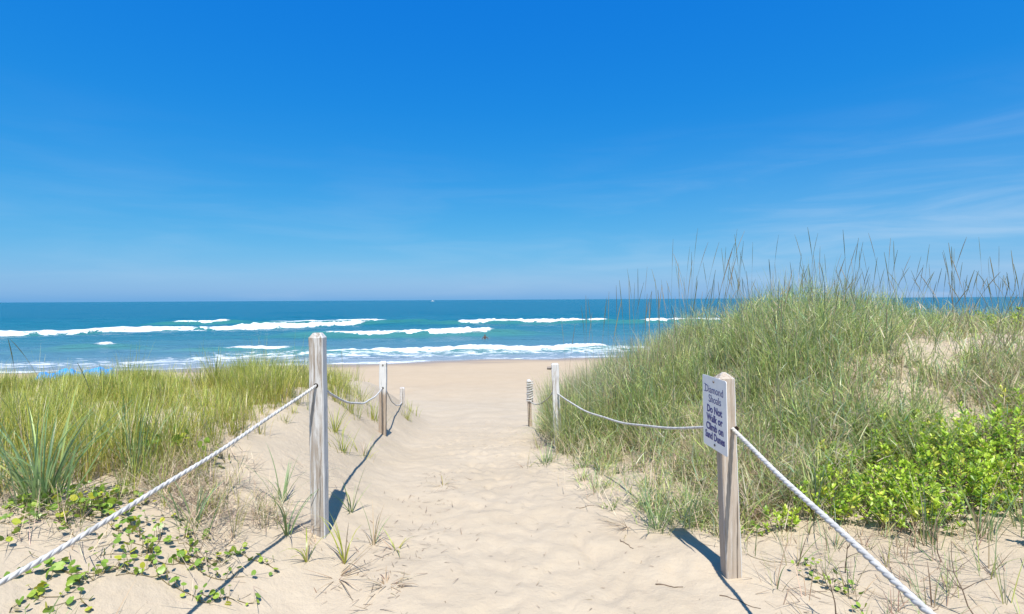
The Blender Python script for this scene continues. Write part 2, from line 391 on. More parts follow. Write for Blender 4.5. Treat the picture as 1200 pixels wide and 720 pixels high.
def crest_y(pts, x):
    px = [p[0] for p in pts]; py = [p[1] for p in pts]
    sl0 = (py[1] - py[0]) / (px[1] - px[0]); sl1 = (py[-1] - py[-2]) / (px[-1] - px[-2])
    y = np.interp(x, px, py)
    y = np.where(x < px[0], py[0] + 0.5 * sl0 * (x - px[0]), y); y = np.where(x > px[-1], py[-1] + 0.5 * sl1 * (x - px[-1]), y)
    return y + 0.9 * fbm(x * 0.09, x * 0 + py[0], 3, 61)
def sea_height(x, y):
    d = y - shore_y(x)
    z = np.zeros_like(x); cm = np.zeros_like(x); fm = np.zeros_like(x)
    damp = sst(-4, 12, d)
    fade = 1 - sst(180, 900, y)
    wy = y - 0.25 * np.clip(x, -60, 60) * 0.5 + 5 * fbm(x * 0.018, y * 0.02, 2, 71)
    z += damp * fade * (0.13 * np.sin(wy * 2 * np.pi / 13.0) + 0.07 * np.sin(wy * 2 * np.pi / 6.1 + 1.3)) * (0.7 + 0.6 * vnoise(x * 0.03, y * 0.03, 77))
    z += (0.25 + 0.75 * damp) * fade * 0.085 * fbm(x * 0.35, y * 0.8, 3, 81)
    for pts, A, H, wf, wb, lab, kind in WAVES:
        yc = crest_y(pts, x); x0, x1 = pts[0][0], pts[-1][0]
        ext = 6.0 + 0.35 * (x1 - x0)
        env = sst(x0 - ext, x0, x) * (1 - sst(x1, x1 + ext, x))
        u = y - yc
        r = np.where(u < 0, np.exp(-(u / 1.2) ** 2), np.exp(-(u / 3.0) ** 2))
        z += A * env * r; cm = np.maximum(cm, env * np.where(u < 0, np.exp(-((u + 0.8) / 1.6) ** 2), np.exp(-(u / 1.5) ** 2)))
        inn = sst(x0 - 2.5, x0 + 1, x) * (1 - sst(x1 - 1, x1 + 2.5, x))
        tail = np.where(u > 0, np.exp(-u / 7.0), np.exp(u / (wf * 0.9)))
        fm = np.maximum(fm, inn * tail * 0.95)
    return z, cm, fm
SHORE_FOAM = lambda x, d: 0.66 * np.exp(-((d - 6.0) / 5.5) ** 2) + 0.55 * np.exp(-((d - 0.8) / 1.1) ** 2) + 0.30 * np.exp(-((d - 16) / 10) ** 2)
sxs = graded(-40000, -75, 62, 40000, 0.42, 1.10)
sys_ = graded(30, 34, 128, 45000, 0.33, 1.09)
SX, SY = np.meshgrid(sxs, sys_)
sz, cm, fm = sea_height(SX, SY)
dsh = SY - shore_y(SX)
fm = np.clip(np.maximum(fm, SHORE_FOAM(SX, dsh)), 0, 1)
sz = SEA + sz + 0.10 * sst(3, -2, dsh) * (0.6 * fbm(SX * 0.11, SX * 0 + 3, 3, 91))
sea = mesh_np('sea', np.stack([SX, SY, sz], -1).reshape(-1, 3), [grid_faces(len(sxs), len(sys_))], M_sea, fattr={'foam': fm, 'depth': dsh, 'crest': cm})
tag(sea, 'blue green ocean reaching the horizon', kind='structure')

for pts, A, H, wf, wb, lab, kind in WAVES:
    x0, x1 = pts[0][0], pts[-1][0]
    st = 0.22 if x1 - x0 < 30 else 0.3
    xs = np.arange(x0 - 0.5, x1 + 0.5, st); v = np.linspace(0, 1, 22)
    XX, VV = np.meshgrid(xs, v)
    yc = crest_y(pts, XX)
    along = sst(x0 - 0.5, x0 + 1.5, XX) * (1 - sst(x1 - 1.2, x1 + 0.5, XX))
    wv = 0.75 + 0.5 * vnoise(XX * 0.28, XX * 0 + 7, int(x0) % 7)
    YY = yc + (-wf * wv + VV * (wf * wv + wb)) 
    zb, _, _ = sea_height(XX, YY)
    cap = np.sin(np.pi * np.clip(VV, 0, 1)) ** 0.55 * (0.35 + 0.65 * sst(0.1, 0.72, VV))
    nz = 0.70 + 0.42 * fbm(XX * 0.5, YY * 0.7, 3, 101) + 0.34 * fbm(XX * 1.9, YY * 2.2, 2, 107)
    ZZ = SEA + zb - 0.07 + H * along * cap * np.maximum(nz, -0.05) * (0.75 + 0.55 * vnoise(XX * 0.14, XX * 0, 5))
    sol = 0.62 * sst(0.0, 0.42, VV) * sst(0.0, 0.12, 1 - VV) * along - 0.22 * (1 - along) - 0.10 * (1 - sst(0, 0.2, VV)) + 0.06 * vnoise(XX * 0.2, XX * 0, 9)
    o = mesh_np('breaking_wave', np.stack([XX, YY, ZZ], -1).reshape(-1, 3), [grid_faces(len(xs), len(v))], M_foam, fattr={'solid': sol})
    tag(o, lab, 'wave', 'breaking waves')

# ------------------------------------------------------------------ blades
def blades(name, P, L, W, az, lean, bend, c0, c1, mat, parent=None, K=4, fold=0.0, twist=None, tipw=0.0):
    """P (n,3) roots; all others (n,) or (n,3) arrays."""
    n = len(P); t = np.linspace(0, 1, K + 1)
    dirx, diry = np.cos(az), np.sin(az)
    pos = np.zeros((n, K + 1, 3)); pos[:, 0] = P
    for k in range(K):
        tm = (t[k] + t[k + 1]) / 2
        th = lean + bend * tm ** 1.4
        ds = L / K
        pos[:, k + 1, 0] = pos[:, k, 0] + ds * np.sin(th) * dirx
        pos[:, k + 1, 1] = pos[:, k, 1] + ds * np.sin(th) * diry
        pos[:, k + 1, 2] = pos[:, k, 2] + ds * np.cos(th)
    wa = az + np.pi / 2 + (twist if twist is not None else 0)
    wd = np.stack([np.cos(wa), np.sin(wa), np.zeros(n)], -1)
    prof = np.array([0.75] + [1.0 - 0.78 * (q ** 1.6) for q in t[1:-1]])
    V = np.zeros((n, 2 * K + 1, 3))
    for k in range(K):
        V[:, 2 * k] = pos[:, k] - wd * (W * prof[k] / 2)[:, None]
        V[:, 2 * k + 1] = pos[:, k] + wd * (W * prof[k] / 2)[:, None]
    V[:, 2 * K] = pos[:, K]
    base = (np.arange(n) * (2 * K + 1))[:, None]
    q = np.concatenate([base + np.array([[2 * k, 2 * k + 1, 2 * k + 3, 2 * k + 2]]) for k in range(K - 1)])
    tr = base + np.array([[2 * K - 2, 2 * K - 1, 2 * K]])
    tv = np.array([t[k // 2] for k in range(2 * K)] + [1.0])
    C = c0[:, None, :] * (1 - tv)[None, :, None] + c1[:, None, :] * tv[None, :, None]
    return mesh_np(name, V.reshape(-1, 3), [q, tr], mat, parent, C.reshape(-1, 3))
def pick(n, palette, wts, jit=0.16):
    pal = np.array(palette); i = rng.choice(len(pal), n, p=np.array(wts) / sum(wts))
    c = pal[i] * (1 + rng.normal(0, jit, (n, 1))) * (1 + rng.normal(0, 0.05, (n, 3)))
    return np.clip(c, 0.005, 0.9)
OLIVE = [(0.416, 0.488, 0.157), (0.315, 0.416, 0.136), (0.573, 0.588, 0.243), (0.287, 0.402, 0.229), (0.673, 0.588, 0.387), (0.545, 0.430, 0.287)]
OLIVE_W = [0.30, 0.24, 0.18, 0.15, 0.09, 0.04]
LIME = [(0.464, 0.502, 0.084), (0.373, 0.450, 0.077), (0.592, 0.579, 0.142), (0.244, 0.347, 0.071), (0.618, 0.541, 0.283)]
LIME_W = [0.34, 0.26, 0.2, 0.1, 0.1]
STRAW = [(0.592, 0.476, 0.309), (0.463, 0.347, 0.232), (0.335, 0.245, 0.181), (0.669, 0.580, 0.412)]
STRAW_W = [0.35, 0.3, 0.15, 0.2]
BLUEG = [(0.190, 0.316, 0.152), (0.278, 0.417, 0.177), (0.380, 0.506, 0.228), (0.455, 0.544, 0.164)]
BLUEG_W = [0.3, 0.35, 0.2, 0.15]

def tufts(cx, cy, nb, hs, spread, palette, wts, lean=(0.05, 0.5), bend=(0.2, 1.2), width=(0.003, 0.006), minlen=0.45):
    """expand tuft centres to blade arrays. cx, cy, nb, hs arrays per tuft"""
    idx = np.repeat(np.arange(len(cx)), nb); n = len(idx)
    r = np.abs(rng.normal(0, 1, n)) * spread * (0.6 + 0.4 * hs[idx] / 0.5); a = rng.uniform(0, 2 * np.pi, n)
    x = cx[idx] + r * np.cos(a); y = cy[idx] + r * np.sin(a)
    P = np.stack([x, y, ground_z(x, y) - 0.012], -1)
    L = hs[idx] * rng.uniform(minlen, 1.15, n)
    az = a + rng.normal(0, 0.6, n)
    le = rng.uniform(lean[0], lean[1], n); be = rng.uniform(bend[0], bend[1], n)
    W = rng.uniform(width[0], width[1], n)
    c = pick(n, palette, wts)
    tint = 1 + rng.normal(0, 0.13, len(cx))[idx][:, None] * np.array([[1, 0.9, 0.6]])
    c = np.clip(c * tint, 0.005, 0.9)
    pn = fbm(cx * 1.5, cy * 1.5, 2, 201)[idx]
    dry = rng.random(n) < np.clip(0.05 + 0.42 * pn, 0, 0.5)
    if len(palette) == 6: c = np.where(dry[:, None], pick(n, STRAW, STRAW_W), c)
    return P, L, W, az, le, be, c
def scatter(n, x0, x1, y0, y1, dens):
    x = rng.uniform(x0, x1, n); y = rng.uniform(y0, y1, n)
    k = rng.random(n) < dens(x, y)
    return x[k], y[k]

# --- right dune mass
def edge_r(y): return np.interp(y, [3.2, 3.6, 4.3, 5.0, 5.6, 6.5, 8, 11, 16], [1.35, 0.98, 0.66, 0.52, 0.40, 0.56, 0.52, 0.5, 0.5])
def dens_r(x, y):
    ins = sst(-0.05, 0.5 - 0.32 * sst(5.4, 6.4, y), x - edge_r(y)) * 0.85 + 0.15 * (x > edge_r(y) - 0.05)
    low = sst(3.25, 3.85, y - 0.12 * np.clip(x - 1, 0, 4))
    gaps = sst(-0.5, 0.3, fbm(x * 1.5, y * 1.5, 3, 121))
    sandy = 1 - 0.66 * sst(-0.35, 0.25, x - 0.83 * y + 0.5 * fbm(x * 0.8, y * 0.8, 2, 125)) * sst(4.9, 5.5, y) * (1 - sst(7.3, 7.7, y))
    return ins * low * (0.18 + 0.82 * gaps) * sandy * (1 - sst(8.5, 12, y) * 0.7)
def h_r(x, y):
    d = x - edge_r(y)
    h = 0.20 + 0.30 * sst(0.0, 1.2, d) + 0.12 * sst(1.2, 2.4, d) + 0.15 * fbm(x * 1.3, y * 1.3, 2, 131)
    h = h + 0.50 * sst(5.5, 6.5, y) * (1 - sst(0.6, 1.6, d)) * sst(-0.1, 0.15, d) - 0.10 * np.exp(-((d - 1.7) / 0.7) ** 2) * sst(5.0, 6.0, y)
    h = h * (1 - 0.45 * sst(-0.7, 0.0, x - 0.78 * y)) * (1 - 0.25 * sst(7.5, 9.5, y))
    return np.clip(h, 0.14, 1.05)
def messy(q, n_bent=0.2):
    """turn tidy tufts into an untidy mat: free azimuths, some blades kinked over"""
    P, L, W, az, le, be, c = q; n = len(L)
    az = np.where(rng.random(n) < 0.6, rng.uniform(0, 2 * np.pi, n), az)
    k = rng.random(n) < n_bent
    le = np.where(k, rng.uniform(0.5, 1.25, n), le); be = np.where(k, rng.uniform(-0.5, 1.4, n), be)
    return P, L, W, az, le, be, c
x, y = scatter(5200, 0.3, 7.5, 3.2, 9.2, dens_r)
q = messy(tufts(x, y, np.full(len(x), 22), h_r(x, y), 0.055, OLIVE, OLIVE_W, (0.0, 0.6), (0.1, 2.0), (0.0050, 0.0105), 0.3))
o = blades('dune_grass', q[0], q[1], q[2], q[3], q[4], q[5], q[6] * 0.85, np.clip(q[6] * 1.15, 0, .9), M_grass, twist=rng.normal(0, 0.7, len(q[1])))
tag(o, 'dense olive green grass covering the tall right dune', 'grass', kind='stuff')
x, y = scatter(900, 1.0, 7.5, 4.2, 8.6, lambda x, y: dens_r(x, y) * sst(0.3, 1.8, x - edge_r(y)))
q = tufts(x, y, np.full(len(x), 7), h_r(x, y) * 1.3, 0.05, OLIVE, OLIVE_W, (0.0, 0.3), (0.0, 0.7), (0.004, 0.007), 0.7)
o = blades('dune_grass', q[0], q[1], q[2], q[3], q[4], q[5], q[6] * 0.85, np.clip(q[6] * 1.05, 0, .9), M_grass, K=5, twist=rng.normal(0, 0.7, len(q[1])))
tag(o, 'taller upright grass blades rising from the right dune', 'grass', kind='stuff')
x, y = scatter(2600, 0.3, 16, 6.5, 14, lambda x, y: dens_r(x, y) * (0.4 + 0.6 * (y < 10)))
q = messy(tufts(x, y, np.full(len(x), 14), h_r(x, y) * 0.95, 0.07, OLIVE, OLIVE_W, (0.03, 0.5), (0.3, 1.3), (0.005, 0.010)))
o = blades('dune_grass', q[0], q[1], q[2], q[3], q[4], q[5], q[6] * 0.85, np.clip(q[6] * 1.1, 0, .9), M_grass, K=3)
tag(o, 'far grass on the seaward side of the right dune', 'grass', kind='stuff')
# tall upright grass standing along the path edge beside the far right posts
x, y = scatter(1500, 0.4, 3.2, 5.7, 9.5, lambda x, y: sst(-0.02, 0.12, x - edge_r(y)) * (1 - sst(0.9, 2.2, x - edge_r(y))) * (0.35 + 0.65 * sst(-0.4, 0.3, fbm(x * 2.0, y * 2.0, 2, 221))) * sst(5.7, 6.6, y))
hh = np.clip(0.80 + 0.22 * fbm(x * 1.6, y * 1.6, 2, 223), 0.5, 1.08) * (1 - 0.30 * sst(1.0, 2.0, x - edge_r(y)))
q = tufts(x, y, np.full(len(x), 15), hh, 0.045, OLIVE, OLIVE_W, (0.0, 0.22), (0.0, 0.75), (0.0045, 0.0085), 0.45)
o = blades('dune_grass', q[0], q[1], q[2], q[3], q[4], q[5], np.clip(q[6] * np.array([1.0, 0.82, 0.9]), 0, .9), np.clip(q[6] * 1.08, 0, .9), M_grass, K=5, twist=rng.normal(0, 0.7, len(q[1])))
tag(o, 'tall upright grass along the path edge beside the white washed post', 'grass', kind='stuff')
# short leaf blades and broken tips all through the mat
x, y = scatter(46000, 0.3, 7.0, 3.3, 8.4, lambda x, y: dens_r(x, y))
n = len(x); hh = h_r(x, y)
pn = fbm(x * 1.5, y * 1.5, 2, 201); dry = rng.random(n) < np.clip(0.16 + 0.48 * pn, 0.03, 0.65)
c = np.where(dry[:, None], pick(n, STRAW, STRAW_W, 0.2), pick(n, OLIVE, OLIVE_W, 0.25))
o = blades('dune_grass', np.stack([x, y, ground_z(x, y) + hh * rng.uniform(0.05, 0.85, n)], -1), rng.uniform(0.06, 0.22, n), rng.uniform(0.005, 0.0105, n), rng.uniform(0, 6.28, n), rng.uniform(0.2, 1.9, n), rng.uniform(-0.6, 0.9, n), c, np.clip(c * 1.15, 0, .9), M_grass, K=3, twist=rng.normal(0, 1.0, n))
tag(o, 'short bent leaf blades filling the right dune grass', 'grass', kind='stuff')
# thatch between the tufts
x, y = scatter(26000, 0.3, 6.5, 3.2, 8.0, lambda x, y: dens_r(x + 0.15, y + 0.1) * 0.75)
n = len(x)
o = blades('dry_thatch', np.stack([x, y, ground_z(x, y) + rng.uniform(0, 0.12, n)], -1), rng.uniform(0.12, 0.42, n), rng.uniform(0.0025, 0.005, n), rng.uniform(0, 6.28, n), rng.uniform(0.5, 1.35, n), rng.uniform(-0.2, 0.6, n), pick(n, STRAW, STRAW_W), pick(n, STRAW, STRAW_W), M_dry, K=3)
tag(o, 'dry straw thatch among the grass of the right dune', 'thatch', kind='stuff')

# --- left dune grass belt
def edge_l(y): return np.interp(y, [2.5, 3.5, 4.5, 5.5, 6.5, 8, 10, 14], [-2.6, -2.1, -2.05, -2.2, -2.05, -2.35, -2.8, -3.4])
def dens_l(x, y):
    d = edge_l(y) - x
    low = sst(2.7, 3.7, y + 0.3 * fbm(x * 1.3, y * 1.3, 2, 141) - 0.12 * (x + 2.5))
    gaps = sst(-0.6, 0.1, fbm(x * 1.1, y * 1.1, 3, 143))
    return sst(-0.1, 0.6, d) * low * (0.25 + 0.75 * gaps) * (1 - 0.7 * sst(8, 12, y))
def h_l(x, y): return np.clip(0.37 + 0.24 * fbm(x * 1.5, y * 1.5, 2, 151) - 0.15 * sst(2.6, 4.6, -x), 0.14, 0.66)
x, y = scatter(5600, -8.5, -1.8, 3.0, 8.5, dens_l)
q = tufts(x, y, np.full(len(x), 20), h_l(x, y), 0.045, LIME, LIME_W, (0.02, 0.45), (0.1, 1.1), (0.003, 0.0058))
o = blades('dune_grass', q[0], q[1], q[2], q[3], q[4], q[5], np.clip(q[6] * np.array([0.95, 0.8, 0.9]), 0, .9), q[6], M_grass)
tag(o, 'bright yellow green grass belt along the left dune top', 'grass', kind='stuff')
x, y = scatter(420, -8, -1.9, 3.2, 8.0, dens_l)
q = tufts(x, y, np.full(len(x), 5), h_l(x, y) * 1.5, 0.04, LIME, LIME_W, (0.0, 0.35), (0.0, 0.6), (0.0025, 0.0045), 0.7)
o = blades('dune_grass', q[0], q[1], q[2], q[3], q[4], q[5], q[6] * 0.8, q[6] * 0.9, M_grass, K=5)
tag(o, 'wispy taller blades rising out of the left grass belt', 'grass', kind='stuff')
x, y = scatter(1500, -16, -2.0, 7.5, 13, dens_l)
q = tufts(x, y, np.full(len(x), 13), h_l(x, y), 0.06, LIME, LIME_W, (0.02, 0.4), (0.1, 0.9), (0.005, 0.008))
o = blades('dune_grass', q[0], q[1], q[2], q[3], q[4], q[5], q[6] * 0.9, q[6], M_grass, K=3)
tag(o, 'far yellow green grass on the seaward side of the left dune', 'grass', kind='stuff')
# dry brown thatch in front of the belt
def dens_dl(x, y):
    e1 = np.exp(-(((x + 2.05) / 0.55) ** 2 + ((y - 3.35) / 0.45) ** 2)); e2 = 0.6 * np.exp(-(((x + 2.6) / 0.8) ** 2 + ((y - 3.15) / 0.55) ** 2)) + 0.30 * np.exp(-(((x + 2.05) / 0.45) ** 2 + ((y - 2.72) / 0.3) ** 2))
    e3 = 0.8 * np.exp(-(((x + 1.62) / 0.18) ** 2 + ((y - 3.25) / 0.22) ** 2))
    return np.clip(e1 + e2 + e3, 0, 1) * sst(-0.5, 0.3, fbm(x * 2, y * 2, 2, 161))
x, y = scatter(36000, -4.2, -1.2, 2.4, 5.0, dens_dl)
n = len(x)
o = blades('dry_thatch', np.stack([x, y, ground_z(x, y) + rng.uniform(-.005, 0.07, n)], -1), rng.uniform(0.06, 0.24, n), rng.uniform(0.002, 0.0045, n), rng.uniform(0, 6.28, n), rng.uniform(0.8, 1.6, n), rng.uniform(-0.4, 0.4, n), pick(n, STRAW, [.25, .35, .3, .1]), pick(n, STRAW, [.3, .35, .2, .15]), M_dry, K=3)
tag(o, 'brown dead grass litter on the left dune beside the rope', 'thatch', kind='stuff')
x, y = scatter(700, -3.8, -1.45, 2.6, 4.2, lambda x, y: np.clip(dens_dl(x, y) * 0.9, 0, 1))
q = tufts(x, y, np.full(len(x), 9), rng.uniform(0.16, 0.36, len(x)), 0.03, LIME[:4] + STRAW[:1], [.22, .25, .18, .2, .15], (0.02, 0.5), (0.1, 0.9), (0.0022, 0.004))
o = blades('dune_grass', q[0], q[1], q[2], q[3], q[4], q[5], q[6] * 0.85, q[6], M_grass)
tag(o, 'thin half dry grass in front of the left grass belt', 'grass', kind='stuff')

# sparse weeds on the sand right of the sign post
def dens_w(x, y): return sst(1.30, 1.6, x) * sst(1.6, 2.0, y) * (1 - sst(3.3, 3.7, y)) * (0.25 + 0.75 * sst(-0.2, 0.4, fbm(x * 2.2, y * 2.2, 2, 211))) * (0.55 + 0.45 * sst(1.9, 2.8, x))
x, y = scatter(520, 1.3, 3.8, 1.6, 3.6, dens_w)
q = tufts(x, y, rng.integers(3, 9, len(x)), rng.uniform(0.10, 0.36, len(x)), 0.022, BLUEG[1:] + STRAW, [.18, .16, .16, .2, .14, .06, .1], (0.0, 0.7), (-0.1, 1.1), (0.0025, 0.0062))
o = blades('dune_grass', q[0], q[1], q[2], q[3], q[4], q[5], np.clip(q[6] * np.array([1.0, 0.85, 0.9]), 0, .9), q[6], M_grass, twist=rng.normal(0, 0.6, len(q[1])))
tag(o, 'sparse green and dry weeds on the sand behind the right rope', 'weeds', kind='stuff')

# --- debris on the sand
def debris(n, fx, name, label, lmin, lmax):
    x, y = fx(n); n = len(x)
    o = blades(name, np.stack([x, y, ground_z(x, y) + 0.004], -1), rng.uniform(lmin, lmax, n), rng.uniform(0.0022, 0.005, n), rng.uniform(0, 6.28, n), rng.uniform(1.25, 1.58, n), rng.uniform(-0.25, 0.1, n), pick(n, [(0.22, 0.15, 0.1), (0.34, 0.25, 0.16), (0.12, 0.09, 0.07)], [.4, .4, .2]), pick(n, [(0.22, 0.15, 0.1), (0.34, 0.25, 0.16)], [.5, .5]), M_dry, K=3)
    tag(o, label, 'debris', kind='stuff')
debris(210, lambda n: (rng.normal(-0.72, 0.16, n) + 0.06 * np.sin(rng.uniform(0, 30, n)), rng.choice([2.75, 3.0, 3.35, 3.7, 4.3, 4.9], n) + rng.normal(0, 0.16, n)), 'plant_debris', 'scattered dead stems along the left side of the path', 0.015, 0.10)
debris(320, lambda n: (rng.uniform(-0.6, 1.0, n), 2.2 + 8 * rng.random(n) ** 1.5), 'plant_debris', 'sparse dark bits of straw on the trodden path', 0.012, 0.05)
debris(520, lambda n: (rng.uniform(1.25, 3.4, n), rng.uniform(1.9, 3.6, n)), 'plant_debris', 'dead stems littering the sand behind the right rope', 0.03, 0.22)

# ------------------------------------------------------------------ posts, ropes, sign
def post(name, x, y, z_top, w, mat, lean=(0, 0), peak=0.03, chamf=0.02, rz=0.0, bury=0.35, zb=None, seed=0):
    z0 = (gz(x, y) if zb is None else zb)
    H = z_top - z0
    r = random.Random(seed)
    bm = bmesh.new(); rings = []
    zs = [-bury] + [H * k / 14 for k in range(14)] + [H - peak]
    e = 0.006
    for k, z in enumerate(zs):
        hw = w / 2 + r.uniform(-0.0012, 0.0012)
        pts = [(-hw + e, -hw), (hw - e, -hw), (hw, -hw + e), (hw, hw - e), (hw - e, hw), (-hw + e, hw), (-hw, hw - e), (-hw, -hw + e)]
        lx, ly = lean[0] * z, lean[1] * z
        rings.append([bm.verts.new((px + lx + r.uniform(-.0008, .0008), py + ly + r.uniform(-.0008, .0008), z)) for px, py in pts])
    hw = w / 2 - chamf
    pts = [(-hw + e, -hw), (hw - e, -hw), (hw, -hw + e), (hw, hw - e), (hw - e, hw), (-hw + e, hw), (-hw, hw - e), (-hw, -hw + e)]
    rings.append([bm.verts.new((px + lean[0] * H, py + lean[1] * H, H)) for px, py in pts])
    for a, b_ in zip(rings[:-1], rings[1:]):
        for i in range(8): bm.faces.new((a[i], a[(i + 1) % 8], b_[(i + 1) % 8], b_[i]))
    bm.faces.new(rings[-1]); bm.faces.new(rings[0][::-1])
    o = from_bm(name, bm, mat); o.location = (x, y, z0); o.rotation_euler = (0, 0, rz)
    return o
def disc(parent, name, loc, nrm, r, dep, mat, seg=12):
    bm = bmesh.new()
    bmesh.ops.create_cone(bm, cap_ends=True, segments=seg, radius1=r, radius2=r * 0.85, depth=dep)
    o = from_bm(name, bm, mat, parent); o.location = loc; o.rotation_euler = Vector(nrm).to_track_quat('Z', 'Y').to_euler(); return o

pL1 = post('wooden_post', -1.235, 3.38, 1.395, 0.089, M_woodL, (-0.006, 0), 0.03, 0.020, 0.03, seed=1)
tag(pL1, 'tall weathered grey brown post in left foreground holding the thick rope', 'post', 'rope posts lining the path')
disc(pL1, 'rope_hole', (-0.005, -0.0445, 1.064 - pL1.location.z), (0, -1, 0), 0.017, 0.004, M_hole)
pS = post('wooden_post', 1.235, 3.0, 1.182, 0.089, M_woodS, (-0.032, 0), 0.032, 0.036, 0.0, seed=2)
tag(pS, 'tan wooden post in right foreground carrying the sign', 'post', 'rope posts lining the path')
disc(pS, 'rope_hole', (0.012, -0.0445, 0.87 - pS.location.z), (0, -1, 0), 0.017, 0.004, M_hole)
pL2 = post('wooden_post', -1.71, 6.95, 0.80, 0.092, M_woodP, (0.015, 0), 0.02, 0.015, 0.1, seed=3)
tag(pL2, 'second left post, white above and bare brown wood below', 'post', 'rope posts lining the path')
disc(pL2, 'rope_hole', (0.01, -0.046, 0.455 - pL2.location.z), (0, -1, 0), 0.018, 0.004, M_hole)
disc(pL2, 'bolt', (0.014, -0.046, 0.755 - pL2.location.z), (0, -1, 0), 0.012, 0.012, M_metal)
pR2 = post('wooden_post', 0.555, 6.5, 0.815, 0.089, M_woodW, (-0.03, 0), 0.015, 0.012, -0.05, seed=4)
tag(pR2, 'white washed post at the foot of the right dune with metal fitting on top', 'post', 'rope posts lining the path')
zt = pR2.location.z
bm = bmesh.new(); bmesh.ops.create_cone(bm, cap_ends=True, segments=14, radius1=0.017, radius2=0.020, depth=0.05)
f1 = from_bm('metal_fitting', bm, M_metal, pR2); f1.location = (-0.105, 0, 0.755 - zt); f1.rotation_euler = (0, R(90), 0)
bm = bmesh.new(); bmesh.ops.create_cone(bm, cap_ends=True, segments=10, radius1=0.009, radius2=0.009, depth=0.10)
f2 = from_bm('bracket', bm, M_metal, f1); f2.location = (0, 0, 0.05)
pL3 = post('wooden_post', -2.3, 11.0, gz(-2.3, 11) + 0.36, 0.092, M_woodW, (0.02, 0), 0.015, 0.012, 0.15, seed=5)
tag(pL3, 'short white post half buried in the sand, farthest on the left', 'post', 'rope posts lining the path')
zr3 = gz(0.36, 11.0)
pR3 = post('wooden_post', 0.36, 11.0, -0.06, 0.075, M_woodP, (-0.02, 0), 0.02, 0.018, 0.1, seed=6)
tag(pR3, 'grey post with rope coiled round its upper half, farthest on the right', 'post', 'rope posts lining the path')
# posts just beside the camera that carry the near ropes
pL0 = post('wooden_post', -1.7, 0.2, 1.25, 0.089, M_woodL, (0, 0), 0.03, 0.02, 0.0, seed=7)
tag(pL0, 'weathered post outside the left edge holding the near end of the left rope', 'post', 'rope posts lining the path')
pR0 = post('wooden_post', 1.21, -0.2, 1.1, 0.089, M_woodS, (0, 0), 0.03, 0.03, 0.0, seed=8)
tag(pR0, 'tan post outside the right edge holding the near end of the right rope', 'post', 'rope posts lining the path')

def rope(A, B, sag, label, rad=0.0094, mat=None, pitch=0.095, per=14, seg=6):
    A = np.array(A, float); B = np.array(B, float)
    Lh = np.linalg.norm(B - A); n = int(Lh / pitch * per) + 2
    t = np.linspace(0, 1, n)
    C = A[None] * (1 - t)[:, None] + B[None] * t[:, None]
    C[:, 2] -= 4 * sag * t * (1 - t)
    C[:, 2] += 0.004 * np.sin(t * 23 + A[0]) * t * (1 - t) * 4; C[:, 0] += 0.006 * np.sin(t * 11 + A[1]) * t * (1 - t) * 4
    T = np.gradient(C, axis=0); T /= np.linalg.norm(T, axis=1)[:, None]
    S = np.cross(T, [0, 0, 1.0]); S /= np.linalg.norm(S, axis=1)[:, None]; U = np.cross(S, T)
    e = empty('rope', tuple(A))
    tag(e, label, 'rope', 'ropes strung between the posts')
    sr = rad * 0.67; hr = rad * 0.38
    for k in range(3):
        ph = 2 * np.pi * (t * Lh / pitch + k / 3)
        cc = C - A + hr * (np.cos(ph)[:, None] * S + np.sin(ph)[:, None] * U)
        V = []
        for j in range(seg):
            a = 2 * np.pi * j / seg
            V.append(cc + sr * (math.cos(a) * S + math.sin(a) * U))
        V = np.stack(V, 1).reshape(-1, 3)
        i = np.arange(n - 1)[:, None] * seg; j = np.arange(seg)[None]; j2 = (j + 1) % seg
        F = np.stack([i + j, i + j2, i + seg + j2, i + seg + j], -1).reshape(-1, 4)
        mesh_np('strand', V, [F], mat or M_rope, e)
    return e
rope((-1.24, 3.335, 1.064), (-1.70, 0.245, 0.68), 0.064, 'thick white twisted rope sloping down from the tall left post')
rope((-1.235, 3.42, 1.04), (-1.705, 6.91, 0.455), 0.15, 'sagging rope between the tall left post and the second left post')
rope((-1.69, 6.99, 0.455), (-2.29, 10.95, gz(-2.3, 11) + 0.06), 0.14, 'rope dropping from the second left post to the buried post', per=8, seg=5)
rope((1.228, 2.955, 0.87), (1.21, -0.155, 0.51), 0.037, 'thick white twisted rope running from the sign post to the lower right corner', 0.0122)
rope((1.205, 3.045, 0.865), (0.555, 6.455, 0.447), 0.14, 'white rope sagging between the sign post and the white washed post')
rope((0.535, 6.545, 0.50), (0.36, 10.96, -0.50), 0.13, 'thin far rope between the white washed post and the coiled post', 0.011, M_ropeold, per=8, seg=5)
# coil of old rope round the farthest right post
t_ = np.linspace(0, 1, 420); turns = 9
cc = np.stack([0.058 * np.cos(t_ * turns * 2 * np.pi) , 0.058 * np.sin(t_ * turns * 2 * np.pi), -0.52 + 0.42 * t_ + 0.012 * np.sin(t_ * 60)], -1)
cc[:, :2] *= (1 + 0.12 * np.sin(t_ * 37))[:, None]
T = np.gradient(cc, axis=0); T /= np.linalg.norm(T, axis=1)[:, None]; S = np.cross(T, [0, 0, 1.0]); S /= np.linalg.norm(S, axis=1)[:, None]; U = np.cross(S, T)
V = np.stack([cc + 0.015 * (math.cos(a) * S + math.sin(a) * U) for a in np.arange(6) * math.pi / 3], 1).reshape(-1, 3)
i = np.arange(419)[:, None] * 6; j = np.arange(6)[None]; j2 = (j + 1) % 6
coil = mesh_np('rope_coil', V + np.array([0.36, 11.0, 0]), [np.stack([i + j, i + j2, i + 6 + j2, i + 6 + j], -1).reshape(-1, 4)], M_ropeold)
tag(coil, 'frayed pale rope wound round the farthest right post', 'rope')

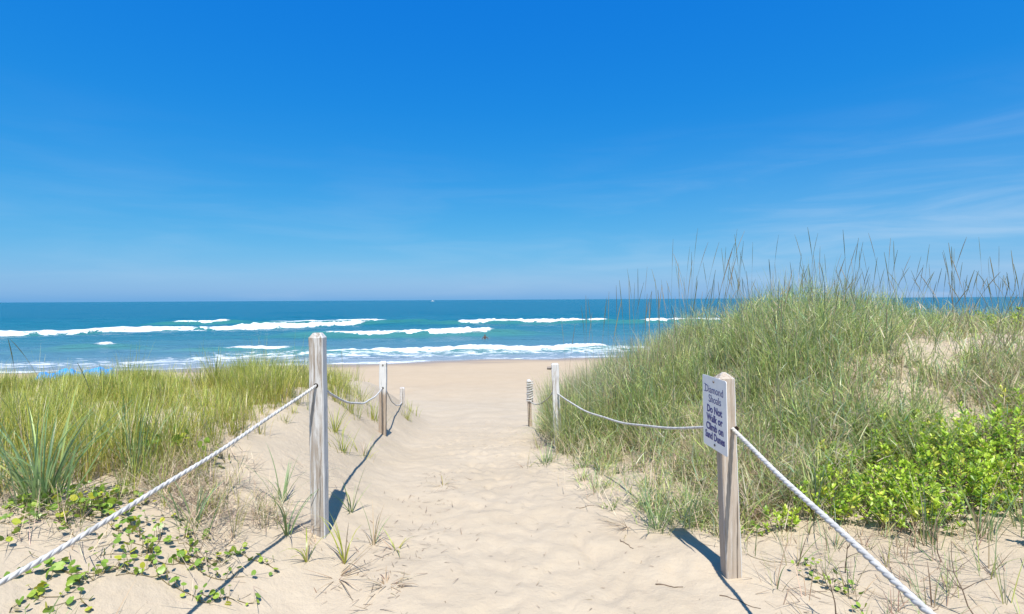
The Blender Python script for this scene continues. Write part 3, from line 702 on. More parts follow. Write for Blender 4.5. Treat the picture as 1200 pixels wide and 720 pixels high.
# sign: panel plane runs from back-left to front-right, facing the path
sg = empty('warning_sign', (1.148, 3.0, 0.742))
sg.rotation_euler = (R(0.8), 0, math.atan2(-0.30, 0.020))      # local +x runs from the far edge to the near edge, local -y faces the path
tag(sg, 'white metal notice with navy lettering fixed to the tan right post', 'sign')
SW, SH, ST = 0.302, 0.41, 0.003
bm = bmesh.new(); cr_ = 0.012; pts = []
for cx_, cz_, a0 in ((SW / 2 - cr_, cr_, -90), (SW / 2 - cr_, SH - cr_, 0), (-SW / 2 + cr_, SH - cr_, 90), (-SW / 2 + cr_, cr_, 180)):
    for q_ in range(5):
        a = R(a0 + 90 * q_ / 4); pts.append((cx_ + cr_ * math.cos(a), cz_ + cr_ * math.sin(a)))
f = bm.faces.new([bm.verts.new((px, -ST / 2, pz)) for px, pz in pts])
ex = bmesh.ops.extrude_face_region(bm, geom=[f]); bmesh.ops.translate(bm, verts=[v for v in ex['geom'] if isinstance(v, bmesh.types.BMVert)], vec=(0, ST, 0))
bmesh.ops.recalc_face_normals(bm, faces=bm.faces)
from_bm('sign_panel', bm, M_sign, sg)
def text(body, size, z, xoff=0.0, bold=0.0, sxk=1.0, shear=0.0):
    cu = bpy.data.curves.new('t', 'FONT'); cu.body = body; cu.size = size; cu.align_x = 'CENTER'; cu.offset = bold; cu.extrude = 0.0004; cu.resolution_u = 3; cu.shear = shear
    o = bpy.data.objects.new('t', cu); COL.objects.link(o)
    dg = bpy.context.evaluated_depsgraph_get(); dg.update()
    me = bpy.data.meshes.new_from_object(o.evaluated_get(dg)); bpy.data.objects.remove(o)
    me.materials.clear(); me.materials.append(M_ink)
    l = bpy.data.objects.new('lettering', me); link(l, sg)
    l.rotation_euler = (R(90), 0, 0); l.location = (xoff, -ST / 2 - 0.0009, z); l.scale = (sxk, 1, 1)
    return l
def serif_bars(items):
    for x_, z_, w_, h_ in items:
        bm = bmesh.new()
        bmesh.ops.create_cube(bm, size=1, matrix=Matrix.Translation((x_, -ST / 2 - 0.0006, z_)) @ Matrix.Diagonal((w_, 0.0008, h_, 1)))
        from_bm('serif', bm, M_ink, sg)
text('Diamond', 0.062, 0.315, 0.0, -0.0003, 1.0)
text('Shoals', 0.062, 0.262, 0.008, -0.0003, 1.0)
text('Do Not', 0.058, 0.203, 0.0, 0.0017)
text('Walk or', 0.058, 0.152, 0.0, 0.0017)
text('Climb on', 0.058, 0.101, 0.0, 0.0017)
text('Sand Dunes', 0.058, 0.050, 0.0, 0.0017, 0.88)
serif_bars([(-0.118, 0.3165, 0.024, 0.0028), (-0.118, 0.3585, 0.024, 0.0028), (-0.052, 0.2635, 0.018, 0.0025)])
for z_ in (0.385, 0.026):
    s_ = disc(sg, 'screw', (0.0, -ST / 2 - 0.002, z_), (0, -1, 0), 0.0075, 0.005, M_metal)

# ------------------------------------------------------------------ distinct plants
def clump(name, x, y, n, hgt, width, palette, wts, label, cat='grass clump', group=None, lean=(0.05, 0.6), bend=(0.2, 1.3), spread=0.03, K=6, azr=None, minlen=0.45):
    e = empty(name, (x, y, gz(x, y)))
    r = np.abs(rng.normal(0, 1, n)) * spread; a = rng.uniform(0, 2 * np.pi, n) if azr is None else rng.uniform(azr[0], azr[1], n)
    px = r * np.cos(a); py = r * np.sin(a)
    P = np.stack([px, py, ground_z(x + px, y + py) - e.location.z - 0.01], -1)
    c = pick(n, palette, wts)
    o = blades('blades', P, hgt * rng.uniform(minlen, 1.1, n), rng.uniform(width[0], width[1], n), a + rng.normal(0, 0.4, n), rng.uniform(*lean, n), rng.uniform(*bend, n), np.clip(c * 0.85 + np.array([0.05, 0.02, 0.0]), 0, .9), c, M_grass, e, K=K, twist=rng.normal(0, 0.5, n))
    o['kind'] = 'stuff'
    tag(e, label, cat, group)
    return e
G1 = 'grass clumps standing apart on the sand'
clump('grass_clump', -2.52, 2.82, 95, 0.66, (0.007, 0.013), BLUEG, BLUEG_W, 'large blue green clump of broad arching grass at left edge above the rope', group=G1, lean=(0.03, 0.55), bend=(0.1, 1.4), spread=0.055)
clump('grass_clump', -2.86, 2.86, 45, 0.55, (0.006, 0.011), BLUEG, BLUEG_W, 'blue green grass clump cut off by the left edge of the picture', group=G1, spread=0.05)
clump('grass_clump', -2.35, 3.3, 34, 0.55, (0.005, 0.009), BLUEG, BLUEG_W, 'upright green grass clump behind the large clump on the left', group=G1, lean=(0.02, 0.3), bend=(0.05, 0.8), spread=0.04)
clump('grass_clump', -1.78, 2.95, 22, 0.4, (0.006, 0.010), BLUEG, BLUEG_W, 'grey green sprouts among dead litter under the left rope', group=G1, spread=0.06)
clump('grass_clump', -1.38, 3.22, 9, 0.44, (0.007, 0.012), BLUEG, BLUEG_W, 'thin green sprout close to the left side of the tall post', group=G1, spread=0.012, lean=(0.02, 0.5))
clump('grass_clump', -1.55, 3.55, 16, 0.46, (0.006, 0.010), BLUEG, BLUEG_W, 'arching green grass at the right end of the dead litter', group=G1, spread=0.03)
clump('grass_clump', -1.18, 3.02, 9, 0.3, (0.007, 0.012), LIME[:3] + STRAW[:1], [.3, .3, .1, .3], 'small seedling with drooping leaves in front of the tall left post', group=G1, spread=0.006, lean=(0.02, 0.4), bend=(0.6, 2.4))
clump('grass_clump', -0.99, 3.1, 9, 0.38, (0.006, 0.011), LIME[:3] + STRAW[:2], [.3, .3, .1, .2, .1], 'slim yellow green seedling right of the tall left post', group=G1, spread=0.008, lean=(0.02, 0.5), bend=(0.2, 1.8))
clump('grass_clump', -0.90, 3.42, 12, 0.32, (0.006, 0.010), BLUEG[:3] + STRAW[:2], [.3, .2, .1, .2, .2], 'small sprout with upright dry stems at the left of the path', group=G1, spread=0.012, lean=(0.0, 0.4))
clump('grass_clump', -1.18, 3.85, 9, 0.36, (0.006, 0.010), BLUEG, BLUEG_W, 'green sprout in the post shadow behind the tall left post', group=G1, spread=0.01)
clump('grass_clump', -0.74, 3.33, 9, 0.2, (0.005, 0.008), LIME[:2] + STRAW[:2], [.3, .3, .2, .2], 'tiny bent sprout among stems at the left of the path', group=G1, spread=0.02, lean=(0.3, 1.0))
clump('grass_clump', -0.98, 2.95, 18, 0.3, (0.004, 0.008), STRAW, STRAW_W, 'flattened dry tan tuft below the slim seedling', group=G1, spread=0.02, lean=(0.7, 1.4), bend=(0, .6))
clump('grass_clump', -0.62, 4.7, 20, 0.2, (0.004, 0.008), STRAW + LIME[:1], [.3, .3, .1, .1, .2], 'little curled dry tuft alone on the left of the path', group=G1, spread=0.03, lean=(0.5, 1.4))
clump('grass_clump', -0.68, 2.85, 40, 0.14, (0.004, 0.009), STRAW, STRAW_W, 'small heap of dead brown stems on the path sand', group=G1, spread=0.04, lean=(0.8, 1.5))
clump('grass_clump', -1.62, 5.05, 26, 0.30, (0.004, 0.007), LIME, LIME_W, 'grass tuft on the bare slope between the two left posts', group=G1, spread=0.05)
clump('grass_clump', -1.85, 5.5, 34, 0.36, (0.004, 0.007), LIME, LIME_W, 'fuller grass tuft under the sagging left rope', group=G1, spread=0.06)
clump('grass_clump', -1.52, 5.35, 20, 0.28, (0.004, 0.007), LIME[:2] + STRAW[:2], [.3, .3, .2, .2], 'half dry tuft below the sagging left rope', group=G1, spread=0.06, lean=(0.1, 0.9))
for k, (cx_, cy_, h_, lab) in enumerate([(-2.25, 6.75, 0.48, 'tall dense grass tuft right behind the tall left post'), (-2.05, 6.7, 0.42, 'grass tuft on the dune shoulder left of the second left post'), (-2.5, 6.6, 0.46, 'green tuft at the end of the left grass belt'), (-1.98, 7.5, 0.34, 'low tuft just behind the second left post'), (-2.35, 8.2, 0.36, 'thin tuft on the crest behind the second left post'), (-1.92, 9.6, 0.28, 'small tuft beside the buried white post'), (-2.15, 11.2, 0.3, 'sparse tuft on the slope right of the buried white post')]):
    clump('grass_clump', cx_, cy_, 60 - 5 * k, h_, (0.004, 0.008), LIME, LIME_W, lab, group=G1, spread=0.09, lean=(0.02, 0.45), bend=(0.1, 0.9))
clump('grass_clump', 0.36, 5.62, 55, 0.26, (0.005, 0.008), BLUEG, BLUEG_W, 'bright green tuft at the foot of the white washed post', group=G1, spread=0.07, lean=(0.05, 0.8))
clump('grass_clump', 0.14, 5.45, 10, 0.22, (0.004, 0.007), STRAW + LIME[:2], [.2, .2, .1, .1, .2, .2], 'sparse curved sprout nearest the middle of the path on the right', group=G1, spread=0.04, lean=(0.2, 1.2))
clump('grass_clump', 0.32, 6.6, 36, 0.30, (0.004, 0.007), STRAW + LIME[:2], [.2, .2, .1, .1, .2, .2], 'dry tuft to the left of the white washed post', group=G1, spread=0.07, lean=(0.1, 0.9))
clump('grass_clump', 0.70, 4.42, 26, 0.26, (0.004, 0.007), BLUEG + STRAW[:1], [.2, .3, .2, .1, .2], 'small pale tuft on sand at the edge of right dune', group=G1, spread=0.05, lean=(0.1, 0.9))
clump('grass_clump', 0.98, 3.62, 48, 0.36, (0.005, 0.008), BLUEG, BLUEG_W, 'green tuft leaning at the tip of the sign post shadow', group=G1, spread=0.06, lean=(0.05, 0.7))
clump('grass_clump', 0.80, 3.68, 34, 0.24, (0.003, 0.006), STRAW, STRAW_W, 'flattened grey dry stems left of the sign post shadow', group=G1, spread=0.06, lean=(0.8, 1.45), bend=(0, .5), azr=(2.4, 4.6))
clump('grass_clump', 1.22, 3.72, 44, 0.42, (0.005, 0.008), BLUEG, BLUEG_W, 'green grass tuft directly behind the sign post', group=G1, spread=0.07)
# sprigs around the sign post
for k, (cx_, cy_, h_, n_, lab) in enumerate([(1.46, 3.28, 0.34, 12, 'thin sprig right behind the sign post'), (1.42, 2.86, 0.36, 9, 'upright weedy stem just right of the sign post'), (1.62, 3.05, 0.32, 11, 'bent yellowing sprig between sign post and rope'), (1.75, 2.75, 0.30, 10, 'sprig of green blades under the right rope'), (1.62, 2.35, 0.28, 9, 'low sprig below the right rope near bottom edge'), (1.95, 3.2, 0.36, 14, 'tuft of thin stems left of the leafy shrubs'), (2.05, 2.6, 0.34, 13, 'dry green tuft on bare sand behind the right rope'), (2.45, 2.75, 0.36, 16, 'spiky tuft in front of the leafy shrubs'), (2.1, 2.15, 0.33, 12, 'thin stemmed tuft near the lower right corner')]):
    clump('grass_clump', cx_, cy_, n_, h_, (0.003, 0.007), BLUEG + STRAW[:2], [.15, .2, .15, .2, .2, .1], lab, group=G1, spread=0.05, lean=(0.02, 0.6), bend=(0.1, 0.9))
for k, (cx_, cy_, h_, n_, lab) in enumerate([(2.42, 3.1, 0.42, 34, 'grey green grass tuft in front of the thicket left part'), (2.72, 3.08, 0.44, 40, 'grey green grass tuft pushing through the front of the thicket'), (3.02, 3.12, 0.40, 34, 'grass tuft at the front right of the thicket'), (3.35, 2.95, 0.46, 36, 'tall thin tuft in front of the thicket near the right edge'), (2.95, 3.75, 0.62, 30, 'long grass blades rising behind the middle of the thicket')]):
    clump('grass_clump', cx_, cy_, n_, h_, (0.004, 0.008), BLUEG + STRAW[:2], [.2, .2, .15, .1, .2, .15], lab, group=G1, spread=0.07, lean=(0.02, 0.5), bend=(0.1, 0.9))
# long single blades rising from the bottom left
clump('grass_clump', -1.86, 2.02, 12, 0.34, (0.006, 0.009), BLUEG, BLUEG_W, 'few long green blades rising from the bottom left edge', group=G1, spread=0.09, lean=(0.2, 0.8), bend=(0, .4), azr=(-0.9, 0.6))
clump('grass_clump', -1.62, 2.03, 10, 0.34, (0.005, 0.008), BLUEG[:3] + STRAW[:1], [.3, .2, .1, .4], 'pair of thin blades at the bottom edge below the left rope shadow', group=G1, spread=0.07, lean=(0.2, 0.8), bend=(0, .4), azr=(-0.6, 1.0))

# --- tall seed stalks on the right dune (and a few on the left)
def stalk_mesh(k, hgt):
    r = random.Random(k); n = 12; seg = 4
    ln = r.uniform(0.03, 0.26); bd = r.uniform(0.0, 0.35); kink = r.uniform(-.05, .05)
    C = []; p = np.zeros(3)
    for i in range(n + 1):
        C.append(p.copy()); th = ln + bd * (i / n) ** 2 + (kink if i == n // 2 else 0)
        p = p + hgt / n * np.array([math.sin(th), 0.012 * math.sin(i), math.cos(th)])
    C = np.array(C)
    def tube(a, b, rad):
        V = []; m = b - a + 1
        for i in range(a, b + 1):
            for j in range(seg):
                q = 2 * math.pi * j / seg + 0.4; V.append(C[i] + rad((i - a) / (b - a)) * np.array([math.cos(q), math.sin(q), 0]))
        i = np.arange(m - 1)[:, None] * seg; j = np.arange(seg)[None]; j2 = (j + 1) % seg
        return np.array(V), np.stack([i + j, i + j2, i + seg + j2, i + seg + j], -1).reshape(-1, 4)
    return tube(0, n, lambda t: 0.0020 * (1 - 0.5 * t)), tube(n - 3, n, lambda t: 0.0010 + 0.0026 * math.sin(math.pi * min(1, t * 0.93 + 0.04)) ** 0.8)
SP = []
SCOL = [(0.17, 0.19, 0.10), (0.25, 0.235, 0.14), (0.14, 0.17, 0.115), (0.31, 0.26, 0.175)]
for k in range(10):
    hg = 1.0
    (V1, F1), (V2, F2) = stalk_mesh(k, hg)
    a = mesh_np('seed_stalk', V1, [F1], M_dry, None, np.tile(np.array(SCOL[k % 4]), (len(V1), 1)))
    b2 = mesh_np('seed_head', V2, [F2], M_dry, a, np.tile(np.array(SCOL[(k + 1) % 4]) * 0.95, (len(V2), 1)))
    SP.append((a, b2))
spots = []
while len(spots) < 280:
    yy = rng.uniform(4.4, 9.0); xx = rng.uniform(0.7, 9.0)
    d_ = xx - edge_r(yy)
    if d_ < 0.15: continue
    if xx / yy > 1.05: continue
    dens = 0.18 + 0.82 * sst(0.5, 2.0, d_)
    if xx / yy > 0.66: dens *= 0.6
    if rng.random() > dens * (0.55 + 0.45 * vnoise(xx * 1.4, yy * 1.4, 171)) : continue
    gzv = gz(xx, yy)
    top = 1.6 + yy / 620 * (rng.triangular(-15, 22, 100) * (0.35 + 0.65 * sst(0.3, 1.8, d_)))
    spots.append((xx, yy, float(np.clip(top - gzv, 0.8, 1.85))))
lspots = [(-3.0, 3.4, 0.75), (-2.75, 3.55, 0.7), (-2.2, 3.9, 0.62), (-3.9, 4.2, 0.8), (-2.15, 6.8, 0.75), (-4.8, 5.5, 0.75)]
for k, (xx, yy, hg) in enumerate(spots + lspots):
    a0, h0 = SP[k % len(SP)]
    if k < len(SP): a, hh = a0, h0
    else:
        a = a0.copy(); COL.objects.link(a); hh = h0.copy(); COL.objects.link(hh); hh.parent = a
    a.location = (xx, yy, gz(xx, yy) - 0.01); a.scale = (hg * 0.9, hg * 0.9, hg)
    a.scale = (rng.uniform(0.8, 1.3), rng.uniform(0.8, 1.3), hg); a.rotation_euler = (0, 0, rng.uniform(0, 6.28))
    if k < len(spots):
        ra = xx / yy
        lab, grp = (('thin seed stalk on the right dune flank beside the path, against the sea', 'stalks on the path flank of the right dune') if ra < 0.3 else
                    ('thin seed stalk on the dune slope above the sign, rising past the horizon', 'stalks above the sign') if ra < 0.5 else
                    ('thin seed stalk standing on the grassy peak of the right dune against the sky', 'stalks on the grassy peak') if ra < 0.7 else
                    ('thin seed stalk over the sandy dune top toward the right edge', 'stalks over the sandy dune top'))
        tag(a, lab, 'stalk', grp)
    else: tag(a, 'thin seed stalk standing above the yellow green grass of the left dune', 'stalk', 'seed stalks on the left dune')

# --- leafy shrubs on the right
def leaf_cloud(name, org, leaves, parent, mat, size=(0.028, 0.011)):
    """leaves: list of (pos, dir, up, scale, colour)"""
    n = len(leaves)
    P = np.array([l[0] for l in leaves]); D = np.array([l[1] for l in leaves]); U = np.array([l[2] for l in leaves]); S = np.array([l[3] for l in leaves])[:, None]; Cc = np.array([l[4] for l in leaves])
    D /= np.linalg.norm(D, axis=1)[:, None]; X = np.cross(D, U); X /= np.maximum(np.linalg.norm(X, axis=1)[:, None], 1e-6); U2 = np.cross(X, D)
    l_, w_ = size
    pts = [(0, 0, 0), (0.35, -0.42, 0.10), (0.35, 0.42, 0.10), (0.72, -0.40, 0.10), (0.72, 0.40, 0.10), (1.0, 0, -0.05), (0.35, 0, 0.0), (0.72, 0, 0.0)]
    V = np.stack([P + S * (a * l_ * D + b * w_ * 1.1 * X + c_ * w_ * U2) for a, b, c_ in pts], 1)
    base = (np.arange(n) * 8)[:, None]
    q = np.concatenate([base + np.array([[1, 6, 7, 3]]), base + np.array([[6, 2, 4, 7]])])
    tr = np.concatenate([base + np.array([[0, 6, 1]]), base + np.array([[0, 2, 6]]), base + np.array([[3, 7, 5]]), base + np.array([[7, 4, 5]])])
    o = mesh_np(name, V.reshape(-1, 3) - np.array(org), [q, tr], mat, parent, np.repeat(Cc, 8, 0), smooth=False)
    o['kind'] = 'stuff'; return o
YG = np.array([(0.493, 0.665, 0.060), (0.406, 0.578, 0.060), (0.604, 0.729, 0.093), (0.259, 0.415, 0.060), (0.679, 0.678, 0.105)])
def shrub(x, y, rad, hgt, nsh, label, per=26, dry=0.0):
    org = (x, y, gz(x, y)); e = empty('leafy_shrub', org); tag(e, label, 'shrub', 'leafy green shrubs behind the right rope')
    leaves = []; SV = []; SF = []; base = 0
    for k in range(nsh):
        a = rng.uniform(0, 2 * np.pi); r = rad * math.sqrt(rng.random())
        rx, ry = x + r * math.cos(a) * 0.75, y + r * math.sin(a) * 0.75
        H = 0.66 * hgt * (1 - 0.4 * (r / rad) ** 2) * rng.uniform(0.4, 1.15)
        p0 = np.array([rx, ry, gz(rx, ry)]); tip = p0 + np.array([math.cos(a) * r * 0.35 + rng.normal(0, 0.03), math.sin(a) * r * 0.35 + rng.normal(0, 0.03), H])
        for q_ in (0, 1, 2):
            pp = p0 + (tip - p0) * q_ / 2; rr = 0.0035 * (1 - 0.35 * q_)
            for j in range(3):
                SV.append(pp - np.array(org) + rr * np.array([math.cos(j * 2.1), math.sin(j * 2.1), 0]))
        for q_ in (0, 1):
            for j in range(3): SF.append([base + q_ * 3 + j, base + q_ * 3 + (j + 1) % 3, base + q_ * 3 + 3 + (j + 1) % 3, base + q_ * 3 + 3 + j])
        base += 9
        ci = rng.choice(5, p=[.27, .30, .13, .25, .05])
        for m in range(per):
            t = 1 - 0.72 * rng.random() ** 1.4
            ph = m * 2.4 + k; up = 0.35 + 0.9 * max(0, t - 0.6) / 0.4
            d = np.array([math.cos(ph), math.sin(ph), up + rng.normal(0, 0.25)])
            c = YG[ci] * rng.uniform(0.75, 1.2) if rng.random() > 0.25 else YG[rng.integers(5)] * rng.uniform(0.8, 1.2)
            leaves.append((p0 + (tip - p0) * t, d, np.array([rng.normal(0, .45), rng.normal(0, .45), 1.0]), rng.uniform(0.5, 1.4), np.clip(c, 0, .9)))
    leaf_cloud('foliage', org, leaves, e, M_leaf, (0.033, 0.013))
    SV = np.array(SV); st = mesh_np('stem', SV, [np.array(SF)], M_dry, e, np.tile(np.array([0.22, 0.15, 0.09]), (len(SV), 1))); st['kind'] = 'stuff'
    return e
shr = [(2.20, 3.62, 0.24, 0.40, 50, 'bushy yellow green shrub at the left end of the leafy thicket'), (2.52, 3.42, 0.30, 0.46, 80, 'dense shrub in the front left of the leafy thicket'), (2.85, 3.50, 0.33, 0.50, 90, 'round shrub in the middle of the leafy thicket'), (3.20, 3.35, 0.30, 0.46, 80, 'shrub in the front right of the leafy thicket'), (3.45, 3.75, 0.34, 0.58, 95, 'tallest shrub of the thicket at the right'), (2.55, 3.95, 0.30, 0.42, 70, 'shrub at the back of the thicket against the grass'), (3.10, 4.05, 0.32, 0.46, 75, 'back shrub between the middle and tallest shrubs'), (3.65, 3.2, 0.32, 0.52, 90, 'shrub cut off by the right edge of the picture'), (4.1, 3.9, 0.36, 0.55, 80, 'rearmost shrub of the thicket at the right edge')]
for s_ in shr: shrub(*s_)
for s_ in [(1.78, 3.52, 0.14, 0.22, 12, 'little leafy sprout on the sand left of the thicket'), (2.28, 2.05, 0.14, 0.24, 9, 'young leafy sprout by the rope in the lower right corner'), (2.62, 2.35, 0.16, 0.28, 11, 'leafy sprout on bare sand near the lower right corner'), (3.0, 2.8, 0.18, 0.32, 14, 'sparse leafy bush between the thicket and the lower right corner'), (6.9, 7.3, 0.7, 0.5, 110, 'bright green bush on the dune crest at far right'), (6.1, 7.9, 0.6, 0.42, 90, 'low yellow green bush on the dune crest'), (7.6, 7.0, 0.7, 0.55, 110, 'green bush on the crest at the right picture edge')]: shrub(*s_, per=20 if s_[2] < 0.5 else 30)

# bare dead stems standing on the right foreground sand
def dead_plant(x, y, hgt, label, seed, nb=5):
    r = random.Random(seed); e = empty('dead_stem', (x, y, gz(x, y))); tag(e, label, 'dead plant', 'bare dead stems behind the right rope')
    def branch(p, d, L, rad, depth):
        V = []; pts = [np.array(p)]; dd_ = np.array(d, float)
        for i in range(5):
            dd_ = dd_ + np.array([r.gauss(0, .16), r.gauss(0, .16), r.gauss(0.02, .08)]); dd_ /= np.linalg.norm(dd_)
            pts.append(pts[-1] + dd_ * L / 5)
        for i, q_ in enumerate(pts):
            for j in range(4):
                a = j * math.pi / 2; V.append(q_ + rad * (1 - 0.14 * i) * np.array([math.cos(a), math.sin(a), 0.2 * math.sin(a)]))
        i = np.arange(5)[:, None] * 4; j = np.arange(4)[None]; j2 = (j + 1) % 4
        mesh_np('stem' if depth == 0 else 'twig', np.array(V), [np.stack([i + j, i + j2, i + 4 + j2, i + 4 + j], -1).reshape(-1, 4)], M_twig, e)
        return pts
    pts = branch((0, 0, -0.01), (r.gauss(0, .25), r.gauss(0, .25), 1), hgt, 0.0042, 0)
    for k in range(nb):
        q_ = pts[r.randint(1, 4)]; a = r.uniform(0, 6.28)
        branch(q_, (math.cos(a), math.sin(a), r.uniform(0.2, 1.0)), hgt * r.uniform(0.3, 0.6), 0.0026, 1)
for k, (x_, y_, h_, lab) in enumerate([(1.55, 2.55, 0.28, 'bare branching twig standing between sign post and right rope'), (2.15, 2.45, 0.36, 'bare dead stem on sand in front of the thicket'), (2.42, 2.3, 0.40, 'tall leafless stem near the lower right corner'), (2.75, 2.55, 0.34, 'leafless branching stem at the right foreground'), (1.9, 2.15, 0.22, 'short curled dead stem under the right rope'), (3.0, 2.45, 0.42, 'leafless stem close to the right picture edge'), (2.35, 2.9, 0.30, 'dead stem at the front foot of the thicket'), (1.85, 2.95, 0.30, 'dead stem right of the sign post on open sand')]):
    dead_plant(x_, y_, h_, lab, 300 + k)

# sticks lying on the sand
def stick(x, y, L, a, label, rad=0.004, seed=0):
    r = random.Random(seed); n = 7; V = []
    for i in range(n):
        u = (i / (n - 1) - 0.5) * L; o_ = r.gauss(0, 0.006)
        px, py = x + u * math.cos(a) - o_ * math.sin(a), y + u * math.sin(a) + o_ * math.cos(a)
        for j in range(5):
            q_ = j * 2 * math.pi / 5; rr = rad * (1 - 0.1 * i)
            V.append((px - rr * math.cos(q_) * math.sin(a) - x, py + rr * math.cos(q_) * math.cos(a) - y, gz(px, py) + rad * 0.7 + rr * math.sin(q_) - gz(x, y)))
    i = np.arange(n - 1)[:, None] * 5; j = np.arange(5)[None]; j2 = (j + 1) % 5
    o = mesh_np('stick', V, [np.stack([i + j, i + j2, i + 5 + j2, i + 5 + j], -1).reshape(-1, 4), np.array([[0, 1, 2, 3, 4]]), np.array([[(n - 1) * 5 + q_ for q_ in (4, 3, 2, 1, 0)]])], M_twig)
    o.location = (x, y, gz(x, y)); tag(o, label, 'stick', 'sticks lying on the sand')
stick(0.86, 2.92, 0.15, 0.05, 'straight brown stick lying left of the sign post foot', 0.004, 1)
stick(0.72, 3.38, 0.12, -0.9, 'short dark stick below the flattened dry stems', 0.004, 2)
stick(1.16, 2.72, 0.20, -0.7, 'dry reed lying in front of the sign post foot', 0.003, 3)
stick(-0.72, 2.5, 0.10, 0.9, 'brown stick at the bottom left of the path', 0.004, 4)
stick(0.22, 2.45, 0.05, 1.2, 'small dark stick at the bottom middle of the path', 0.004, 5)
stick(0.55, 4.05, 0.16, 0.5, 'tan reed on the path below the pale tuft', 0.003, 6)
stick(1.35, 12.9, 0.5, 0.1, 'dark driftwood stick on the beach beside the right dune', 0.03, 7)

# --- broad-leaved vine on the left: every leaf its own part
def vine_leaf(name, ang=12, cup=0.12, heart=True):
    bm = bmesh.new(); c_ = bm.verts.new((0, 0, 0)); ring = []
    for k in range(ang):
        a = 2 * math.pi * k / ang
        r_ = (1.0 if not heart else (1.0 - (0.40 if k == 0 else 0.0)) * (1 + 0.16 * math.cos(a - math.pi))) * (1 + 0.05 * math.sin(5 * a))
        ring.append(bm.verts.new((r_ * math.cos(a), r_ * math.sin(a) * 0.92, cup * (0.6 + 0.4 * math.cos(2 * a)) )))
    for k in range(ang): bm.faces.new((c_, ring[k], ring[(k + 1) % ang]))
    me = bpy.data.meshes.new(name); bm.to_mesh(me); bm.free(); me.materials.append(M_vine)
    for p in me.polygons: p.use_smooth = True
    return me
VL = [vine_leaf('leaf_round', 12, 0.14), vine_leaf('leaf_cupped', 10, 0.28), vine_leaf('leaf_flat', 11, 0.05, False)]
def vine(label, cx, cy, sx_, sy_, n, zmax=0.10, size=(0.012, 0.022), rot=0.0):
    """runners wander over the sand; a leaf on its stalk rises at every node"""
    z0 = gz(cx, cy); e = empty('leafy_vine', (cx, cy, z0)); tag(e, label, 'vine', 'broad leaved vines creeping over the left sand')
    SVv = []; SFf = []; base = 0
    def seg_tube(p, q, r0, r1):
        nonlocal base
        for (a, rr) in ((p, r0), (q, r1)):
            for j in range(3): SVv.append((a[0] + rr * math.cos(j * 2.1), a[1] + rr * math.sin(j * 2.1), a[2] + rr * 0.5 * math.sin(j * 2.1 + 1)))
        for j in range(3): SFf.append([base + j, base + (j + 1) % 3, base + 3 + (j + 1) % 3, base + 3 + j])
        base += 6
    k = 0
    while k < n:
        dx, dy = rng.normal(0, 0.42, 2) * np.array([sx_, sy_]); hd = rng.uniform(0, 6.28); m = int(rng.integers(5, 13)); prev = None
        for i_ in range(m):
            g_ = gz(cx + dx, cy + dy) - z0
            node = (dx, dy, g_ + 0.004)
            if prev is not None: seg_tube(prev, node, 0.0018, 0.0016)
            prev = node
            u2 = (dx / sx_) ** 2 + (dy / sy_) ** 2
            for q_ in range(int(rng.integers(1, 3))):
                if k >= n: break
                zz_ = 0.010 + zmax * rng.random() * max(0.3, 1 - 0.5 * u2)
                lx, ly = dx + rng.normal(0, 0.018), dy + rng.normal(0, 0.018)
                o = bpy.data.objects.new('leaf', VL[rng.integers(3)]); link(o, e)
                s_ = size[0] + (size[1] - size[0]) * rng.random() ** 1.3; s_ *= 1.25 if rng.random() < 0.15 else 1.0
                o.location = (lx, ly, gz(cx + lx, cy + ly) - z0 + zz_); o.scale = (s_ * rng.uniform(0.9, 1.25), s_, s_ * rng.uniform(0.6, 2.2))
                o.rotation_euler = (rng.normal(0.3, 0.6), rng.normal(0, 0.6), rng.uniform(0, 6.28))
                seg_tube(node, (lx, ly, o.location.z - 0.001), 0.0013, 0.0009)
                k += 1
            hd += rng.normal(0, 0.5); st_ = rng.uniform(0.022, 0.05)
            dx += st_ * math.cos(hd); dy += st_ * math.sin(hd)
    st = mesh_np('stem', np.array(SVv), [np.array(SFf)], M_dry, e, np.tile(np.array([0.24, 0.19, 0.08]), (len(SVv), 1))); st['kind'] = 'stuff'
vine('creeping vine with many round green leaves under the left rope', -1.83, 2.62, 0.46, 0.27, 240, 0.07, (0.008, 0.0165))
vine('darker leafy vine between the large grass clump and the rope', -2.25, 2.78, 0.38, 0.22, 250, 0.10, (0.009, 0.0185))
vine('climbing leafy vine among the yellow green grass above the rope', -2.33, 3.55, 0.24, 0.16, 60, 0.28, (0.015, 0.028))
vine('yellowing round leaves in the lower left corner under the rope', -2.05, 2.26, 0.28, 0.12, 40, 0.04, (0.011, 0.02))
vine('few scattered round leaves on bare sand right of the vines', -1.55, 2.70, 0.16, 0.20, 14, 0.04, (0.013, 0.022))
vine('small round leaves on the sand right of the sign post', 1.72, 2.85, 0.34, 0.30, 34, 0.07, (0.010, 0.019))
vine('small yellow green round leaves behind the sign post', 1.55, 3.45, 0.40, 0.14, 26, 0.06, (0.010, 0.018))

